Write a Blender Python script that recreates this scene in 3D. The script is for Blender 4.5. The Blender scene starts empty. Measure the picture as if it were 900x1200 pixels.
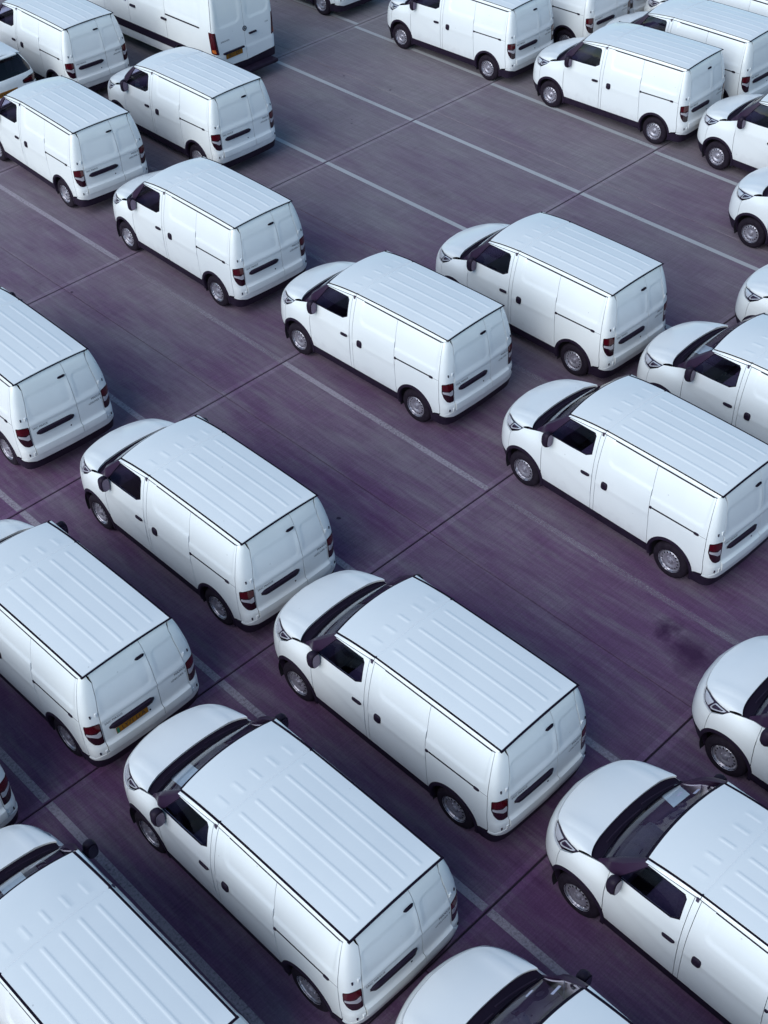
import bpy, bmesh, math, random
import numpy as np
from mathutils import Vector, Matrix
from mathutils.geometry import delaunay_2d_cdt
R = math.radians
scene = bpy.context.scene
C = scene.collection
random.seed(7)

# ------------------------------------------------------------------ camera, sky, sun, exposure
CAM_H, F_PX = 14.012, 1532.02
PITCH, ROLL, YAW = R(42.49877), R(-2.06704), R(-42.94441)
fw = Vector((-math.sin(YAW) * math.cos(PITCH), math.cos(YAW) * math.cos(PITCH), -math.sin(PITCH)))
rt = Vector((math.cos(YAW), math.sin(YAW), 0)); up = rt.cross(fw)
r2 = rt * math.cos(ROLL) + up * math.sin(ROLL); u2 = -rt * math.sin(ROLL) + up * math.cos(ROLL)
cd = bpy.data.cameras.new('camera'); cam = bpy.data.objects.new('camera', cd); C.objects.link(cam)
cam.matrix_world = Matrix(((r2.x, u2.x, -fw.x, 0), (r2.y, u2.y, -fw.y, 0), (r2.z, u2.z, -fw.z, CAM_H), (0, 0, 0, 1)))
cd.sensor_fit = 'VERTICAL'; cd.sensor_height = 36.0; cd.lens = 36.0 * F_PX / 1200.0
cd.clip_end = 3000
scene.camera = cam

SUN_EL, SUN_AZ = R(34), R(-92)      # azimuth measured from +Y clockwise (negative: towards -X)
world = bpy.data.worlds.new('World'); scene.world = world; world.use_nodes = True
wn = world.node_tree
sky = wn.nodes.new('ShaderNodeTexSky'); sky.sky_type = 'NISHITA'; sky.sun_disc = False
sky.sun_elevation = SUN_EL; sky.sun_rotation = SUN_AZ
sky.air_density = 1.0; sky.dust_density = 0.6; sky.ozone_density = 1.0
wn.nodes['Background'].inputs['Strength'].default_value = 0.075
wb_ = wn.nodes.new('ShaderNodeMix'); wb_.data_type = 'RGBA'; wb_.blend_type = 'MULTIPLY'; wb_.inputs['Factor'].default_value = 1.0
wb_.inputs['B'].default_value = (.81, 1.0, 1.02, 1)      # the photograph's cool white balance, the same over the whole sky
wn.links.new(sky.outputs[0], wb_.inputs['A']); wn.links.new(wb_.outputs['Result'], wn.nodes['Background'].inputs['Color'])
sd = bpy.data.lights.new('sun', 'SUN'); sun = bpy.data.objects.new('sun', sd); C.objects.link(sun)
sd.energy = 1.3; sd.angle = R(64); sd.color = (1.0, 1.0, 0.97)
sdir = Vector((math.sin(SUN_AZ) * math.cos(SUN_EL), math.cos(SUN_AZ) * math.cos(SUN_EL), math.sin(SUN_EL)))
sun.rotation_euler = sdir.to_track_quat('Z', 'Y').to_euler()
scene.view_settings.view_transform = 'Standard'; scene.view_settings.look = 'None'
scene.view_settings.exposure = 1.0; scene.view_settings.gamma = 1.0
scene.view_settings.use_curve_mapping = False
scene.cycles.diffuse_bounces = 1; scene.cycles.max_bounces = 8

# ------------------------------------------------------------------ materials
def new_mat(name):
    m = bpy.data.materials.new(name); m.use_nodes = True
    return m, m.node_tree, m.node_tree.nodes['Principled BSDF']
def plain(name, col, rough=.5, metal=0., coat=0., spec=.5, emit=None):
    m, nt, b = new_mat(name)
    b.inputs['Base Color'].default_value = (*col, 1); b.inputs['Roughness'].default_value = rough
    b.inputs['Metallic'].default_value = metal; b.inputs['Coat Weight'].default_value = coat
    b.inputs['Coat Roughness'].default_value = .06; b.inputs['Specular IOR Level'].default_value = spec
    return m
def noisy(name, c1, c2, scale=8., rough=(.5, .7), metal=0., coat=0., bump=0., detail=6, lo=.35, hi=.65):
    m, nt, b = new_mat(name)
    tc = nt.nodes.new('ShaderNodeTexCoord'); n = nt.nodes.new('ShaderNodeTexNoise')
    n.inputs['Scale'].default_value = scale; n.inputs['Detail'].default_value = detail
    oi = nt.nodes.new('ShaderNodeObjectInfo'); va = nt.nodes.new('ShaderNodeVectorMath'); va.operation = 'ADD'
    cx = nt.nodes.new('ShaderNodeCombineXYZ'); mul = nt.nodes.new('ShaderNodeMath'); mul.operation = 'MULTIPLY'; mul.inputs[1].default_value = 91.7
    nt.links.new(oi.outputs['Random'], mul.inputs[0]); nt.links.new(mul.outputs[0], cx.inputs[0]); nt.links.new(mul.outputs[0], cx.inputs[2])
    nt.links.new(tc.outputs['Object'], va.inputs[0]); nt.links.new(cx.outputs[0], va.inputs[1])
    nt.links.new(va.outputs[0], n.inputs['Vector'])
    mr = nt.nodes.new('ShaderNodeMapRange'); mr.inputs['From Min'].default_value = lo; mr.inputs['From Max'].default_value = hi
    nt.links.new(n.outputs['Fac'], mr.inputs['Value'])
    mx = nt.nodes.new('ShaderNodeMix'); mx.data_type = 'RGBA'
    mx.inputs['A'].default_value = (*c1, 1); mx.inputs['B'].default_value = (*c2, 1)
    nt.links.new(mr.outputs[0], mx.inputs['Factor']); nt.links.new(mx.outputs['Result'], b.inputs['Base Color'])
    m2 = nt.nodes.new('ShaderNodeMapRange'); m2.inputs['To Min'].default_value = rough[0]; m2.inputs['To Max'].default_value = rough[1]
    nt.links.new(n.outputs['Fac'], m2.inputs['Value']); nt.links.new(m2.outputs[0], b.inputs['Roughness'])
    b.inputs['Metallic'].default_value = metal; b.inputs['Coat Weight'].default_value = coat; b.inputs['Coat Roughness'].default_value = .05
    if bump:
        bp = nt.nodes.new('ShaderNodeBump'); bp.inputs['Strength'].default_value = bump; bp.inputs['Distance'].default_value = .01
        nt.links.new(n.outputs['Fac'], bp.inputs['Height']); nt.links.new(bp.outputs[0], b.inputs['Normal'])
    return m
def glass_mat(name, tint, refl=.9):
    m = bpy.data.materials.new(name); m.use_nodes = True; nt = m.node_tree
    nt.nodes.remove(nt.nodes['Principled BSDF']); out = nt.nodes['Material Output']
    tr = nt.nodes.new('ShaderNodeBsdfTransparent'); tr.inputs[0].default_value = (*tint, 1)
    gl = nt.nodes.new('ShaderNodeBsdfGlossy'); gl.inputs['Roughness'].default_value = .02; gl.inputs['Color'].default_value = (refl, refl, refl, 1)
    ge = nt.nodes.new('ShaderNodeNewGeometry'); dp = nt.nodes.new('ShaderNodeVectorMath'); dp.operation = 'DOT_PRODUCT'
    nt.links.new(ge.outputs['Normal'], dp.inputs[0]); nt.links.new(ge.outputs['Incoming'], dp.inputs[1])
    def mt(op, a, b=None):
        q = nt.nodes.new('ShaderNodeMath'); q.operation = op
        for k, v in enumerate((a, b)):
            if v is None: continue
            if isinstance(v, float): q.inputs[k].default_value = v
            else: nt.links.new(v, q.inputs[k])
        return q.outputs[0]
    fac = mt('ADD', mt('MULTIPLY', mt('POWER', mt('SUBTRACT', 1., mt('ABSOLUTE', dp.outputs['Value'])), 5.), .95), .045)
    mx = nt.nodes.new('ShaderNodeMixShader')
    nt.links.new(fac, mx.inputs[0]); nt.links.new(tr.outputs[0], mx.inputs[1]); nt.links.new(gl.outputs[0], mx.inputs[2])
    nt.links.new(mx.outputs[0], out.inputs['Surface'])
    return m
M = {}
M['paint'] = noisy('white_paint', (.80, .815, .835), (.765, .785, .81), 1.6, (.30, .38), coat=.45, lo=.45, hi=.75)
def add_specks(m):
    nt = m.node_tree; b = nt.nodes['Principled BSDF']; src = b.inputs['Base Color'].links[0].from_socket
    tc = nt.nodes.new('ShaderNodeTexCoord'); vo = nt.nodes.new('ShaderNodeTexVoronoi'); vo.inputs['Scale'].default_value = 3.1
    oi = nt.nodes.new('ShaderNodeObjectInfo'); ml = nt.nodes.new('ShaderNodeMath'); ml.operation = 'MULTIPLY'; ml.inputs[1].default_value = 53.
    ad = nt.nodes.new('ShaderNodeVectorMath'); ad.operation = 'ADD'; nt.links.new(oi.outputs['Random'], ml.inputs[0]); nt.links.new(tc.outputs['Object'], ad.inputs[0]); nt.links.new(ml.outputs[0], ad.inputs[1])
    nt.links.new(ad.outputs[0], vo.inputs['Vector'])
    mr = nt.nodes.new('ShaderNodeMapRange'); mr.inputs['From Min'].default_value = .045; mr.inputs['From Max'].default_value = .02; mr.inputs['To Max'].default_value = .35; nt.links.new(vo.outputs['Distance'], mr.inputs['Value'])
    mx = nt.nodes.new('ShaderNodeMix'); mx.data_type = 'RGBA'; mx.inputs['B'].default_value = (.25, .24, .24, 1)
    nt.links.new(mr.outputs[0], mx.inputs['Factor']); nt.links.new(src, mx.inputs['A'])
    # faint road film low on the body
    sp = nt.nodes.new('ShaderNodeSeparateXYZ'); nt.links.new(tc.outputs['Object'], sp.inputs[0])
    nz = nt.nodes.new('ShaderNodeTexNoise'); nz.inputs['Scale'].default_value = 7.; nz.inputs['Detail'].default_value = 7; nt.links.new(ad.outputs[0], nz.inputs['Vector'])
    m2 = nt.nodes.new('ShaderNodeMath'); m2.operation = 'MULTIPLY_ADD'; nt.links.new(nz.outputs['Fac'], m2.inputs[0]); m2.inputs[1].default_value = -.35; nt.links.new(sp.outputs['Z'], m2.inputs[2])
    r2_ = nt.nodes.new('ShaderNodeMapRange'); r2_.inputs['From Min'].default_value = .42; r2_.inputs['From Max'].default_value = .16; r2_.inputs['To Max'].default_value = .28; nt.links.new(m2.outputs[0], r2_.inputs['Value'])
    m3 = nt.nodes.new('ShaderNodeMix'); m3.data_type = 'RGBA'; m3.inputs['B'].default_value = (.34, .31, .33, 1); nt.links.new(r2_.outputs[0], m3.inputs['Factor']); nt.links.new(mx.outputs['Result'], m3.inputs['A'])
    nt.links.new(m3.outputs['Result'], b.inputs['Base Color'])
add_specks(M['paint'])
M['black'] = noisy('black_plastic', (.013, .007, .019), (.020, .012, .027), 9, (.5, .65)); M['black'].node_tree.nodes['Principled BSDF'].inputs['Specular IOR Level'].default_value = .2
M['pillar'] = plain('pillar_trim', (.030, .015, .038), .32, spec=.3)
M['gap'] = plain('seal_rubber', (.008, .004, .014), .8, spec=.15)
M['tyre'] = noisy('tyre_rubber', (.010, .006, .013), (.018, .012, .021), 14, (.7, .9), bump=.2); M['tyre'].node_tree.nodes['Principled BSDF'].inputs['Specular IOR Level'].default_value = .2
M['rim'] = noisy('steel_wheel', (.43, .41, .47), (.37, .35, .41), 4, (.34, .42), metal=.6)
M['dark'] = plain('dark_void', (.008, .005, .012), .9)
M['chassis'] = noisy('underbody_grey', (.012, .009, .016), (.03, .024, .036), 5, (.7, .9))
M['glass'] = glass_mat('window_glass', (.72, .67, .80))
M['privacy'] = glass_mat('privacy_glass', (.10, .08, .14))
M['screen'] = glass_mat('windscreen_glass', (.86, .83, .92))
M['lens'] = glass_mat('lamp_lens', (.92, .92, .95))
M['dash'] = noisy('dashboard_plastic', (.045, .030, .060), (.060, .042, .080), 12, (.55, .7))
M['seat'] = noisy('seat_fabric', (.17, .13, .22), (.13, .10, .18), 30, (.8, .95))
M['red'] = plain('red_lens', (.07, .002, .006), .12, coat=.5)
M['darkred'] = plain('dark_red_lens', (.022, .004, .010), .15, coat=.4)
M['clear'] = plain('clear_lens', (.42, .40, .45), .15, coat=.8)
M['chrome'] = plain('lamp_reflector', (.74, .74, .78), .22, metal=.35)
M['mirror'] = plain('mirror_silver', (.13, .105, .16), .12, metal=.8)
M['ink'] = plain('badge_grey', (.02, .012, .03), .4, spec=.2)
M['yellow'] = plain('plate_yellow', (.27, .11, .010), .6, spec=.2)
M['green'] = plain('plate_green', (.02, .16, .09), .5)
M['platetext'] = plain('plate_black', (.012, .008, .016), .6)
M['plastic_white'] = plain('plate_holder', (.5, .5, .52), .5)
M['paper'] = noisy('paper', (.62, .84, .84), (.55, .76, .78), 20, (.8, .9))
M['sticker'] = plain('sticker_white', (.70, .74, .78), .6)
M['orange'] = plain('indicator_orange', (.65, .16, .03), .15, coat=1.)

# ------------------------------------------------------------------ mesh helpers
def mesh_from(name, V, F, mats, smooth=True, angle=38, fm=None):
    me = bpy.data.meshes.new(name); me.from_pydata([tuple(map(float, v)) for v in V], [], F); me.validate(verbose=False)
    for m in (mats if isinstance(mats, (list, tuple)) else [mats]): me.materials.append(m)
    if smooth:
        me.shade_smooth(); me.set_sharp_from_angle(angle=R(angle))
    if fm is not None and len(fm) == len(me.polygons):
        for p, i in zip(me.polygons, fm): p.material_index = i
    me.update(); return me
def put(name, me, parent=None, loc=None):
    o = bpy.data.objects.new(name, me); C.objects.link(o); o.parent = parent
    if loc is not None: o.location = loc
    return o
def mirror_mesh(me):
    m2 = me.copy(); bm = bmesh.new(); bm.from_mesh(me)
    for v in bm.verts: v.co.y = -v.co.y
    bmesh.ops.reverse_faces(bm, faces=bm.faces); bm.to_mesh(m2); bm.free(); return m2
class MB:
    def __init__(s): s.bm = bmesh.new()
    def box(s, lo, hi, bev=.0, rot=None, piv=None):
        r = bmesh.ops.create_cube(s.bm, size=1); vs = r['verts']
        c = (Vector(lo) + Vector(hi)) / 2; d = Vector(hi) - Vector(lo)
        for v in vs: v.co = Vector((v.co.x * d.x, v.co.y * d.y, v.co.z * d.z)) + c
        if bev:
            es = list({e for v in vs for e in v.link_edges})
            b = bmesh.ops.bevel(s.bm, geom=es, offset=bev, segments=3, profile=.6, affect='EDGES'); vs = list({v for f in b['faces'] for v in f.verts} | {v for v in vs if v.is_valid})
        if rot: bmesh.ops.rotate(s.bm, verts=vs, cent=Vector(piv) if piv else c, matrix=rot)
        return vs
    def lathe(s, prof, seg=40, axis='y', cent=(0, 0, 0)):
        rings = []
        for (r, a) in prof:
            ring = []
            for k in range(seg):
                t = 2 * math.pi * k / seg; p, q = r * math.cos(t), r * math.sin(t)
                co = {'y': (p, a, q), 'z': (p, q, a), 'x': (a, p, q)}[axis]
                ring.append(s.bm.verts.new(Vector(co) + Vector(cent)))
            rings.append(ring)
        for a, b in zip(rings[:-1], rings[1:]):
            for k in range(seg): s.bm.faces.new((a[k], a[(k + 1) % seg], b[(k + 1) % seg], b[k]))
        return rings
    def cap(s, ring): s.bm.faces.new(ring)
    def tube(s, pts, rad, seg=8):
        pts = [Vector(p) for p in pts]; rings = []
        for i, p in enumerate(pts):
            d = (pts[min(i + 1, len(pts) - 1)] - pts[max(i - 1, 0)]).normalized()
            a = d.cross(Vector((0, 0, 1))); a = a.normalized() if a.length > 1e-4 else Vector((1, 0, 0)); b = d.cross(a)
            rings.append([s.bm.verts.new(p + rad * (a * math.cos(2 * math.pi * k / seg) + b * math.sin(2 * math.pi * k / seg))) for k in range(seg)])
        for a, b in zip(rings[:-1], rings[1:]):
            for k in range(seg): s.bm.faces.new((a[k], a[(k + 1) % seg], b[(k + 1) % seg], b[k]))
        s.bm.faces.new(rings[0][::-1]); s.bm.faces.new(rings[-1])
    def mesh(s, name, mat, angle=38):
        bmesh.ops.recalc_face_normals(s.bm, faces=s.bm.faces)
        me = bpy.data.meshes.new(name); s.bm.to_mesh(me); s.bm.free()
        me.materials.append(mat); me.shade_smooth(); me.set_sharp_from_angle(angle=R(angle)); return me
def pchip(xs, ys):
    xs = np.array(xs, float); ys = np.array(ys, float); h = np.diff(xs); d = np.diff(ys) / h
    m = np.zeros(len(xs)); m[0] = d[0]; m[-1] = d[-1]
    for i in range(1, len(xs) - 1):
        if d[i - 1] * d[i] > 0:
            w1 = 2 * h[i] + h[i - 1]; w2 = h[i] + 2 * h[i - 1]; m[i] = (w1 + w2) / (w1 / d[i - 1] + w2 / d[i])
    def f(x):
        x = np.clip(x, xs[0], xs[-1]); i = np.clip(np.searchsorted(xs, x) - 1, 0, len(h) - 1); t = (x - xs[i]) / h[i]
        return (1 + 2 * t) * (1 - t) ** 2 * ys[i] + t * (1 - t) ** 2 * h[i] * m[i] + t * t * (3 - 2 * t) * ys[i + 1] + t * t * (t - 1) * h[i] * m[i + 1]
    return f
def sstep(a, b, x):
    t = np.clip((x - a) / (b - a), 0, 1); return t * t * (3 - 2 * t)
RP = np.array([(0, 1), (.25, .998), (.5, .985), (.68, .955), (.80, .905), (.875, .83), (.92, .74), (.95, .6), (.98, .3), (1, 0)], float)
FP = np.array([(0, 1), (.2, .998), (.38, .985), (.54, .955), (.68, .90), (.79, .81), (.875, .68), (.935, .5), (.98, .26), (1, 0)], float)
class Wall:
    """outer skin of a vehicle: s runs along the flank and round the corners to the centre of the tail / nose, z is height"""
    def __init__(self, ws, wf, xr, xn, XR, XF, DR, DF, w, blend, rp=RP, fp=FP):
        self.ws, self.wf, self.xr, self.xn, self.XR, self.XF, self.bl = ws, wf, xr, xn, XR, XF, blend
        def arc(P, D):
            t = np.linspace(0, 1, len(P)); fx = pchip(t, P[:, 0]); fy = pchip(t, P[:, 1]); tt = np.linspace(0, 1, 200)
            X = fx(tt); Y = fy(tt); L = np.concatenate([[0], np.cumsum(np.hypot(np.diff(X * D), np.diff(Y * w)))])
            return L, X, Y
        self.A = arc(rp, DR); self.B = arc(fp, DF); self.SR = XR - self.A[0][-1]; self.SF = XF + self.B[0][-1]
    def P(self, s, z):
        s = np.asarray(s, float); z = np.asarray(z, float); s, z = np.broadcast_arrays(s, z)
        sg = np.where((s < self.SR) | (s > self.SF), -1., 1.)
        s = np.where(s < self.SR, 2 * self.SR - s, s); s = np.where(s > self.SF, 2 * self.SF - s, s)
        x = s.copy(); yn = np.ones_like(s); r = s < self.XR; f = s > self.XF
        q = np.clip(self.XR - s, 0, None); x = np.where(r, self.XR + np.interp(q, self.A[0], self.A[1]) * (self.xr(z) - self.XR), x); yn = np.where(r, np.interp(q, self.A[0], self.A[2]), yn)
        q = np.clip(s - self.XF, 0, None); x = np.where(f, self.XF + np.interp(q, self.B[0], self.B[1]) * (self.xn(z) - self.XF), x); yn = np.where(f, np.interp(q, self.B[0], self.B[2]), yn)
        b = sstep(self.bl[0], self.bl[1], s); w = self.ws(z) * (1 - b) + self.wf(z) * b
        return np.stack([x, w * yn * sg, z], -1)
    def N(self, s, z, e=.012):
        s = np.asarray(s, float); z = np.asarray(z, float)
        du = self.P(s + e, z) - self.P(s - e, z); dv = self.P(s, z + e) - self.P(s, z - e)
        n = np.cross(dv, du); n /= np.maximum(np.linalg.norm(n, axis=-1, keepdims=True), 1e-9)
        return n
    def s_at_y(self, y, z):          # along the tail
        ss = np.linspace(self.XR, 2 * self.SR - self.XR, 600); yy = self.P(ss, z)[:, 1]
        return float(np.interp(-y, -yy, ss))
def resample(poly, step):
    out = []
    for a, b in zip(poly, list(poly[1:]) + [poly[0]]):
        a = np.array(a, float); b = np.array(b, float); n = max(1, int(math.ceil(np.linalg.norm(b - a) / step)))
        for k in range(n): out.append(a + (b - a) * k / n)
    return np.array(out)
def inside(pts, poly):
    x, y = pts[:, 0], pts[:, 1]; r = np.zeros(len(pts), bool); n = len(poly)
    for i in range(n):
        x1, y1 = poly[i]; x2, y2 = poly[(i + 1) % n]
        if y1 == y2: continue
        c = (y1 > y) != (y2 > y); r ^= c & (x < (x2 - x1) * (y - y1) / (y2 - y1) + x1)
    return r
def circle(cx, cz, r, n=48): return [(cx + r * math.cos(2 * math.pi * k / n), cz + r * math.sin(2 * math.pi * k / n)) for k in range(n)]
def rounded(poly, r, n=4):
    out = []; m = len(poly)
    for i in range(m):
        p = np.array(poly[i], float); a = np.array(poly[i - 1], float); b = np.array(poly[(i + 1) % m], float)
        da = (a - p); db = (b - p); la, lb = np.linalg.norm(da), np.linalg.norm(db); rr = min(r, la * .45, lb * .45)
        p0 = p + da / la * rr; p1 = p + db / lb * rr
        for k in range(n + 1):
            t = k / n; out.append(tuple((1 - t) ** 2 * p0 + 2 * t * (1 - t) * p + t * t * p1))
    return out
def tri2d(outer, holes, step):
    loops = [resample(outer, step * .8)] + [resample(h, min(step * .8, .03)) for h in holes]
    lo = loops[0].min(0); hi = loops[0].max(0)
    gx, gy = np.meshgrid(np.arange(lo[0] + step / 2, hi[0], step), np.arange(lo[1] + step / 2, hi[1], step))
    g = np.stack([gx.ravel(), gy.ravel()], 1)
    k = inside(g, loops[0])
    for h in loops[1:]: k &= ~inside(g, h)
    g = g[k]
    allb = np.concatenate(loops)
    if len(g):
        d = np.min(((g[:, None, :] - allb[None]) ** 2).sum(-1), 1) if len(g) * len(allb) < 6e6 else np.ones(len(g))
        g = g[d > (step * .35) ** 2]
    V = []; E = []
    for l in loops:
        b = len(V); n = len(l); V += [tuple(p) for p in l]; E += [(b + i, b + (i + 1) % n) for i in range(n)]
    V += [tuple(p) for p in g]
    r = delaunay_2d_cdt([Vector(v) for v in V], E, [], 0, 1e-6)
    V2 = np.array([tuple(v) for v in r[0]]); F = np.array([f for f in r[2] if len(f) == 3])
    c = V2[F].mean(1); k = inside(c, loops[0])
    for h in loops[1:]: k &= ~inside(c, h)
    F = F[k]
    a = V2[F]; cr = (a[:, 1, 0] - a[:, 0, 0]) * (a[:, 2, 1] - a[:, 0, 1]) - (a[:, 1, 1] - a[:, 0, 1]) * (a[:, 2, 0] - a[:, 0, 0])
    F[cr < 0] = F[cr < 0][:, ::-1]
    F = F[np.abs(cr) > 1e-9]
    used = np.unique(F); mp = -np.ones(len(V2), int); mp[used] = np.arange(len(used))
    return V2[used], mp[F]
def panel(name, wall, outer, holes, mat, step=.05, flange=.03, off=0., disp=None):
    uv, F = tri2d(outer, holes, step)
    P = wall.P(uv[:, 0], uv[:, 1]); n = wall.N(uv[:, 0], uv[:, 1])
    d = np.full(len(uv), off)
    if disp is not None: d = d + disp(uv[:, 0], uv[:, 1], P)
    P = P + n * d[:, None]
    F = F[:, ::-1]                          # outward: checked below
    a = P[F]; fn = np.cross(a[:, 1] - a[:, 0], a[:, 2] - a[:, 0]); 
    if (fn * n[F[:, 0]]).sum() < 0: F = F[:, ::-1]
    V = [tuple(p) for p in P]; FF = [tuple(int(i) for i in f) for f in F]
    if flange:
        cnt = {}
        for f in FF:
            for i in range(3):
                e = (f[i], f[(i + 1) % 3]); cnt[e] = 1
        bd = [e for e in cnt if (e[1], e[0]) not in cnt]; mp = {}
        for e in bd:
            for v in e:
                if v not in mp:
                    mp[v] = len(V); V.append(tuple(P[v] - n[v] * flange))
        for a_, b_ in bd: FF.append((b_, a_, mp[a_], mp[b_]))
    return mesh_from(name, V, FF, mat)
def grid_mesh(name, G, mat, flip=False, angle=50):
    nu, nv = G.shape[:2]; F = []
    for i in range(nu - 1):
        for j in range(nv - 1):
            q = (i * nv + j, (i + 1) * nv + j, (i + 1) * nv + j + 1, i * nv + j + 1); F.append(q[::-1] if flip else q)
    return mesh_from(name, G.reshape(-1, 3), F, mat, angle=angle)
def text_mesh(name, body, size, mapf, mat, spacing=1.0, sx=1.0):
    cu = bpy.data.curves.new('t', 'FONT'); cu.body = body; cu.size = size; cu.align_x = 'CENTER'; cu.align_y = 'CENTER'; cu.space_character = spacing
    cu.resolution_u = 2; cu.extrude = 0
    o = bpy.data.objects.new('t', cu); C.objects.link(o); dg = bpy.context.evaluated_depsgraph_get(); dg.update()
    m0 = o.evaluated_get(dg).to_mesh(); V = [mapf(v.co.x * sx, v.co.y) for v in m0.vertices]; F = [tuple(p.vertices) for p in m0.polygons]
    o.evaluated_get(dg).to_mesh_clear(); bpy.data.objects.remove(o); bpy.data.curves.remove(cu)
    return mesh_from(name, V, F, mat, smooth=False)
def thing(name, label, cat, loc, rz, group=None):
    o = bpy.data.objects.new(name, None); C.objects.link(o); o.location = loc; o.rotation_euler = (0, 0, rz)
    o.empty_display_size = .3
    o['label'] = label; o['category'] = cat
    if group: o['group'] = group
    return o
def tag(o, label, cat, group=None):
    o['label'] = label; o['category'] = cat
    if group: o['group'] = group
    return o

# ------------------------------------------------------------------ ground: concrete slabs, joints, painted bay lines
def concrete(name, dim=1.):
    m, nt, b = new_mat(name); N, L = nt.nodes, nt.links
    geo = N.new('ShaderNodeNewGeometry')
    def mapped(sc, rot=0):
        mp = N.new('ShaderNodeMapping'); mp.inputs['Scale'].default_value = sc; mp.inputs['Rotation'].default_value[2] = rot; L.new(geo.outputs['Position'], mp.inputs['Vector']); return mp.outputs[0]
    def noise(vec, scale, detail=5, rough=.6):
        n = N.new('ShaderNodeTexNoise'); n.inputs['Scale'].default_value = scale; n.inputs['Detail'].default_value = detail; n.inputs['Roughness'].default_value = rough; L.new(vec, n.inputs['Vector']); return n.outputs['Fac']
    def rng(v, a, b_, lo=0., hi=1.):
        r = N.new('ShaderNodeMapRange'); r.inputs['From Min'].default_value = a; r.inputs['From Max'].default_value = b_; r.inputs['To Min'].default_value = lo; r.inputs['To Max'].default_value = hi; L.new(v, r.inputs['Value']); return r.outputs[0]
    def mix(f, a, b_):
        x = N.new('ShaderNodeMix'); x.data_type = 'RGBA'
        for k, v in (('Factor', f), ('A', a), ('B', b_)):
            if isinstance(v, tuple): x.inputs[k].default_value = (*v, 1)
            elif isinstance(v, float): x.inputs[k].default_value = v
            else: L.new(v, x.inputs[k])
        return x.outputs['Result']
    def mulc(a, f):
        x = N.new('ShaderNodeVectorMath'); x.operation = 'SCALE'; L.new(a, x.inputs[0]); L.new(f, x.inputs['Scale']); return x.outputs[0]
    big = noise(mapped((.22, .10, 1)), 1.3, 5, .55)
    patch = noise(mapped((.9, .32, 1)), 1.1, 6, .62)
    streak = noise(mapped((2.4, .30, 1)), 1.6, 8, .68)
    fine = noise(mapped((15, 1.1, 1)), 1.0, 6, .68)
    broom = noise(mapped((.9, 42, 1)), 1.0, 3, .6)
    grit = noise(mapped((1, 1, 1)), 38, 9, .9)
    blot = noise(mapped((1, .8, 1)), .75, 7, .68)
    base = mix(rng(big, .30, .70), (.118, .050, .124), (.146, .090, .150))
    base = mix(rng(patch, .42, .66, 0., .55), base, (.152, .102, .160))
    base = mix(rng(streak, .48, .68, 0., .75), base, (.188, .154, .192))
    base = mix(rng(streak, .47, .30, 0., .6), base, (.092, .032, .100))
    base = mix(rng(blot, .57, .70, 0., .6), base, (.088, .036, .092))
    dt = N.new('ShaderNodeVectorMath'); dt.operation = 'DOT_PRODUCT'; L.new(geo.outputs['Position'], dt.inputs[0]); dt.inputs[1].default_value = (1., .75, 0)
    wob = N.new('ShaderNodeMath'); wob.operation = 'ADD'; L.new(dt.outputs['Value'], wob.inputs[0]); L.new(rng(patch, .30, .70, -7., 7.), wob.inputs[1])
    base = mix(rng(wob.outputs[0], 15., 44., 0., .70), base, (.265, .255, .258))      # paler, greyer concrete towards the far aisle, with a patchy transition
    f1 = rng(fine, .25, .75, .82, 1.18); f2 = rng(broom, .25, .75, .86, 1.14); f3 = rng(grit, .3, .7, .70, 1.30)
    base = mulc(base, f1); base = mulc(base, f2); base = mulc(base, f3)
    # dark oil spots
    vor = N.new('ShaderNodeTexVoronoi'); vor.inputs['Scale'].default_value = .85; vor.inputs['Randomness'].default_value = 1.; L.new(mapped((1, 1, 1)), vor.inputs['Vector'])
    w = N.new('ShaderNodeMath'); w.operation = 'ADD'; L.new(vor.outputs['Distance'], w.inputs[0]); L.new(rng(noise(mapped((1, 1, 1)), 9, 4), 0, 1, -.03, .03), w.inputs[1])
    base = mix(rng(w.outputs[0], .034, .018, 0., .8), base, (.030, .016, .034))
    for (px, py, rad) in ((11.38, 6.0, .46), (11.50, 6.5, .26)):
        sub = N.new('ShaderNodeVectorMath'); sub.operation = 'DISTANCE'; L.new(geo.outputs['Position'], sub.inputs[0]); sub.inputs[1].default_value = (px, py, 0)
        a = N.new('ShaderNodeMath'); a.operation = 'ADD'; L.new(sub.outputs['Value'], a.inputs[0]); L.new(rng(noise(mapped((1, 1, 1)), 3.2, 6), .2, .8, -.22, .22), a.inputs[1])
        base = mix(rng(a.outputs[0], rad, rad * .1, 0., .85), base, (.040, .014, .048))
    if dim != 1.:
        q = N.new('ShaderNodeVectorMath'); q.operation = 'SCALE'; L.new(base, q.inputs[0]); L.new(rng(grit, .3, .7, dim * .92, dim * 1.08), q.inputs['Scale']); base = q.outputs[0]
    L.new(base, b.inputs['Base Color'])
    L.new(rng(patch, .3, .7, .6, .85), b.inputs['Roughness']); b.inputs['Specular IOR Level'].default_value = .12
    bp = N.new('ShaderNodeBump'); bp.inputs['Strength'].default_value = .5; bp.inputs['Distance'].default_value = .008
    ad = N.new('ShaderNodeMath'); ad.operation = 'ADD'; L.new(broom, ad.inputs[0]); L.new(grit, ad.inputs[1]); L.new(ad.outputs[0], bp.inputs['Height']); L.new(bp.outputs[0], b.inputs['Normal'])
    return m
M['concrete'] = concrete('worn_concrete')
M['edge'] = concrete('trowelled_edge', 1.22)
M['joint'] = plain('joint_filler', (.022, .013, .028), .8)
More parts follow.
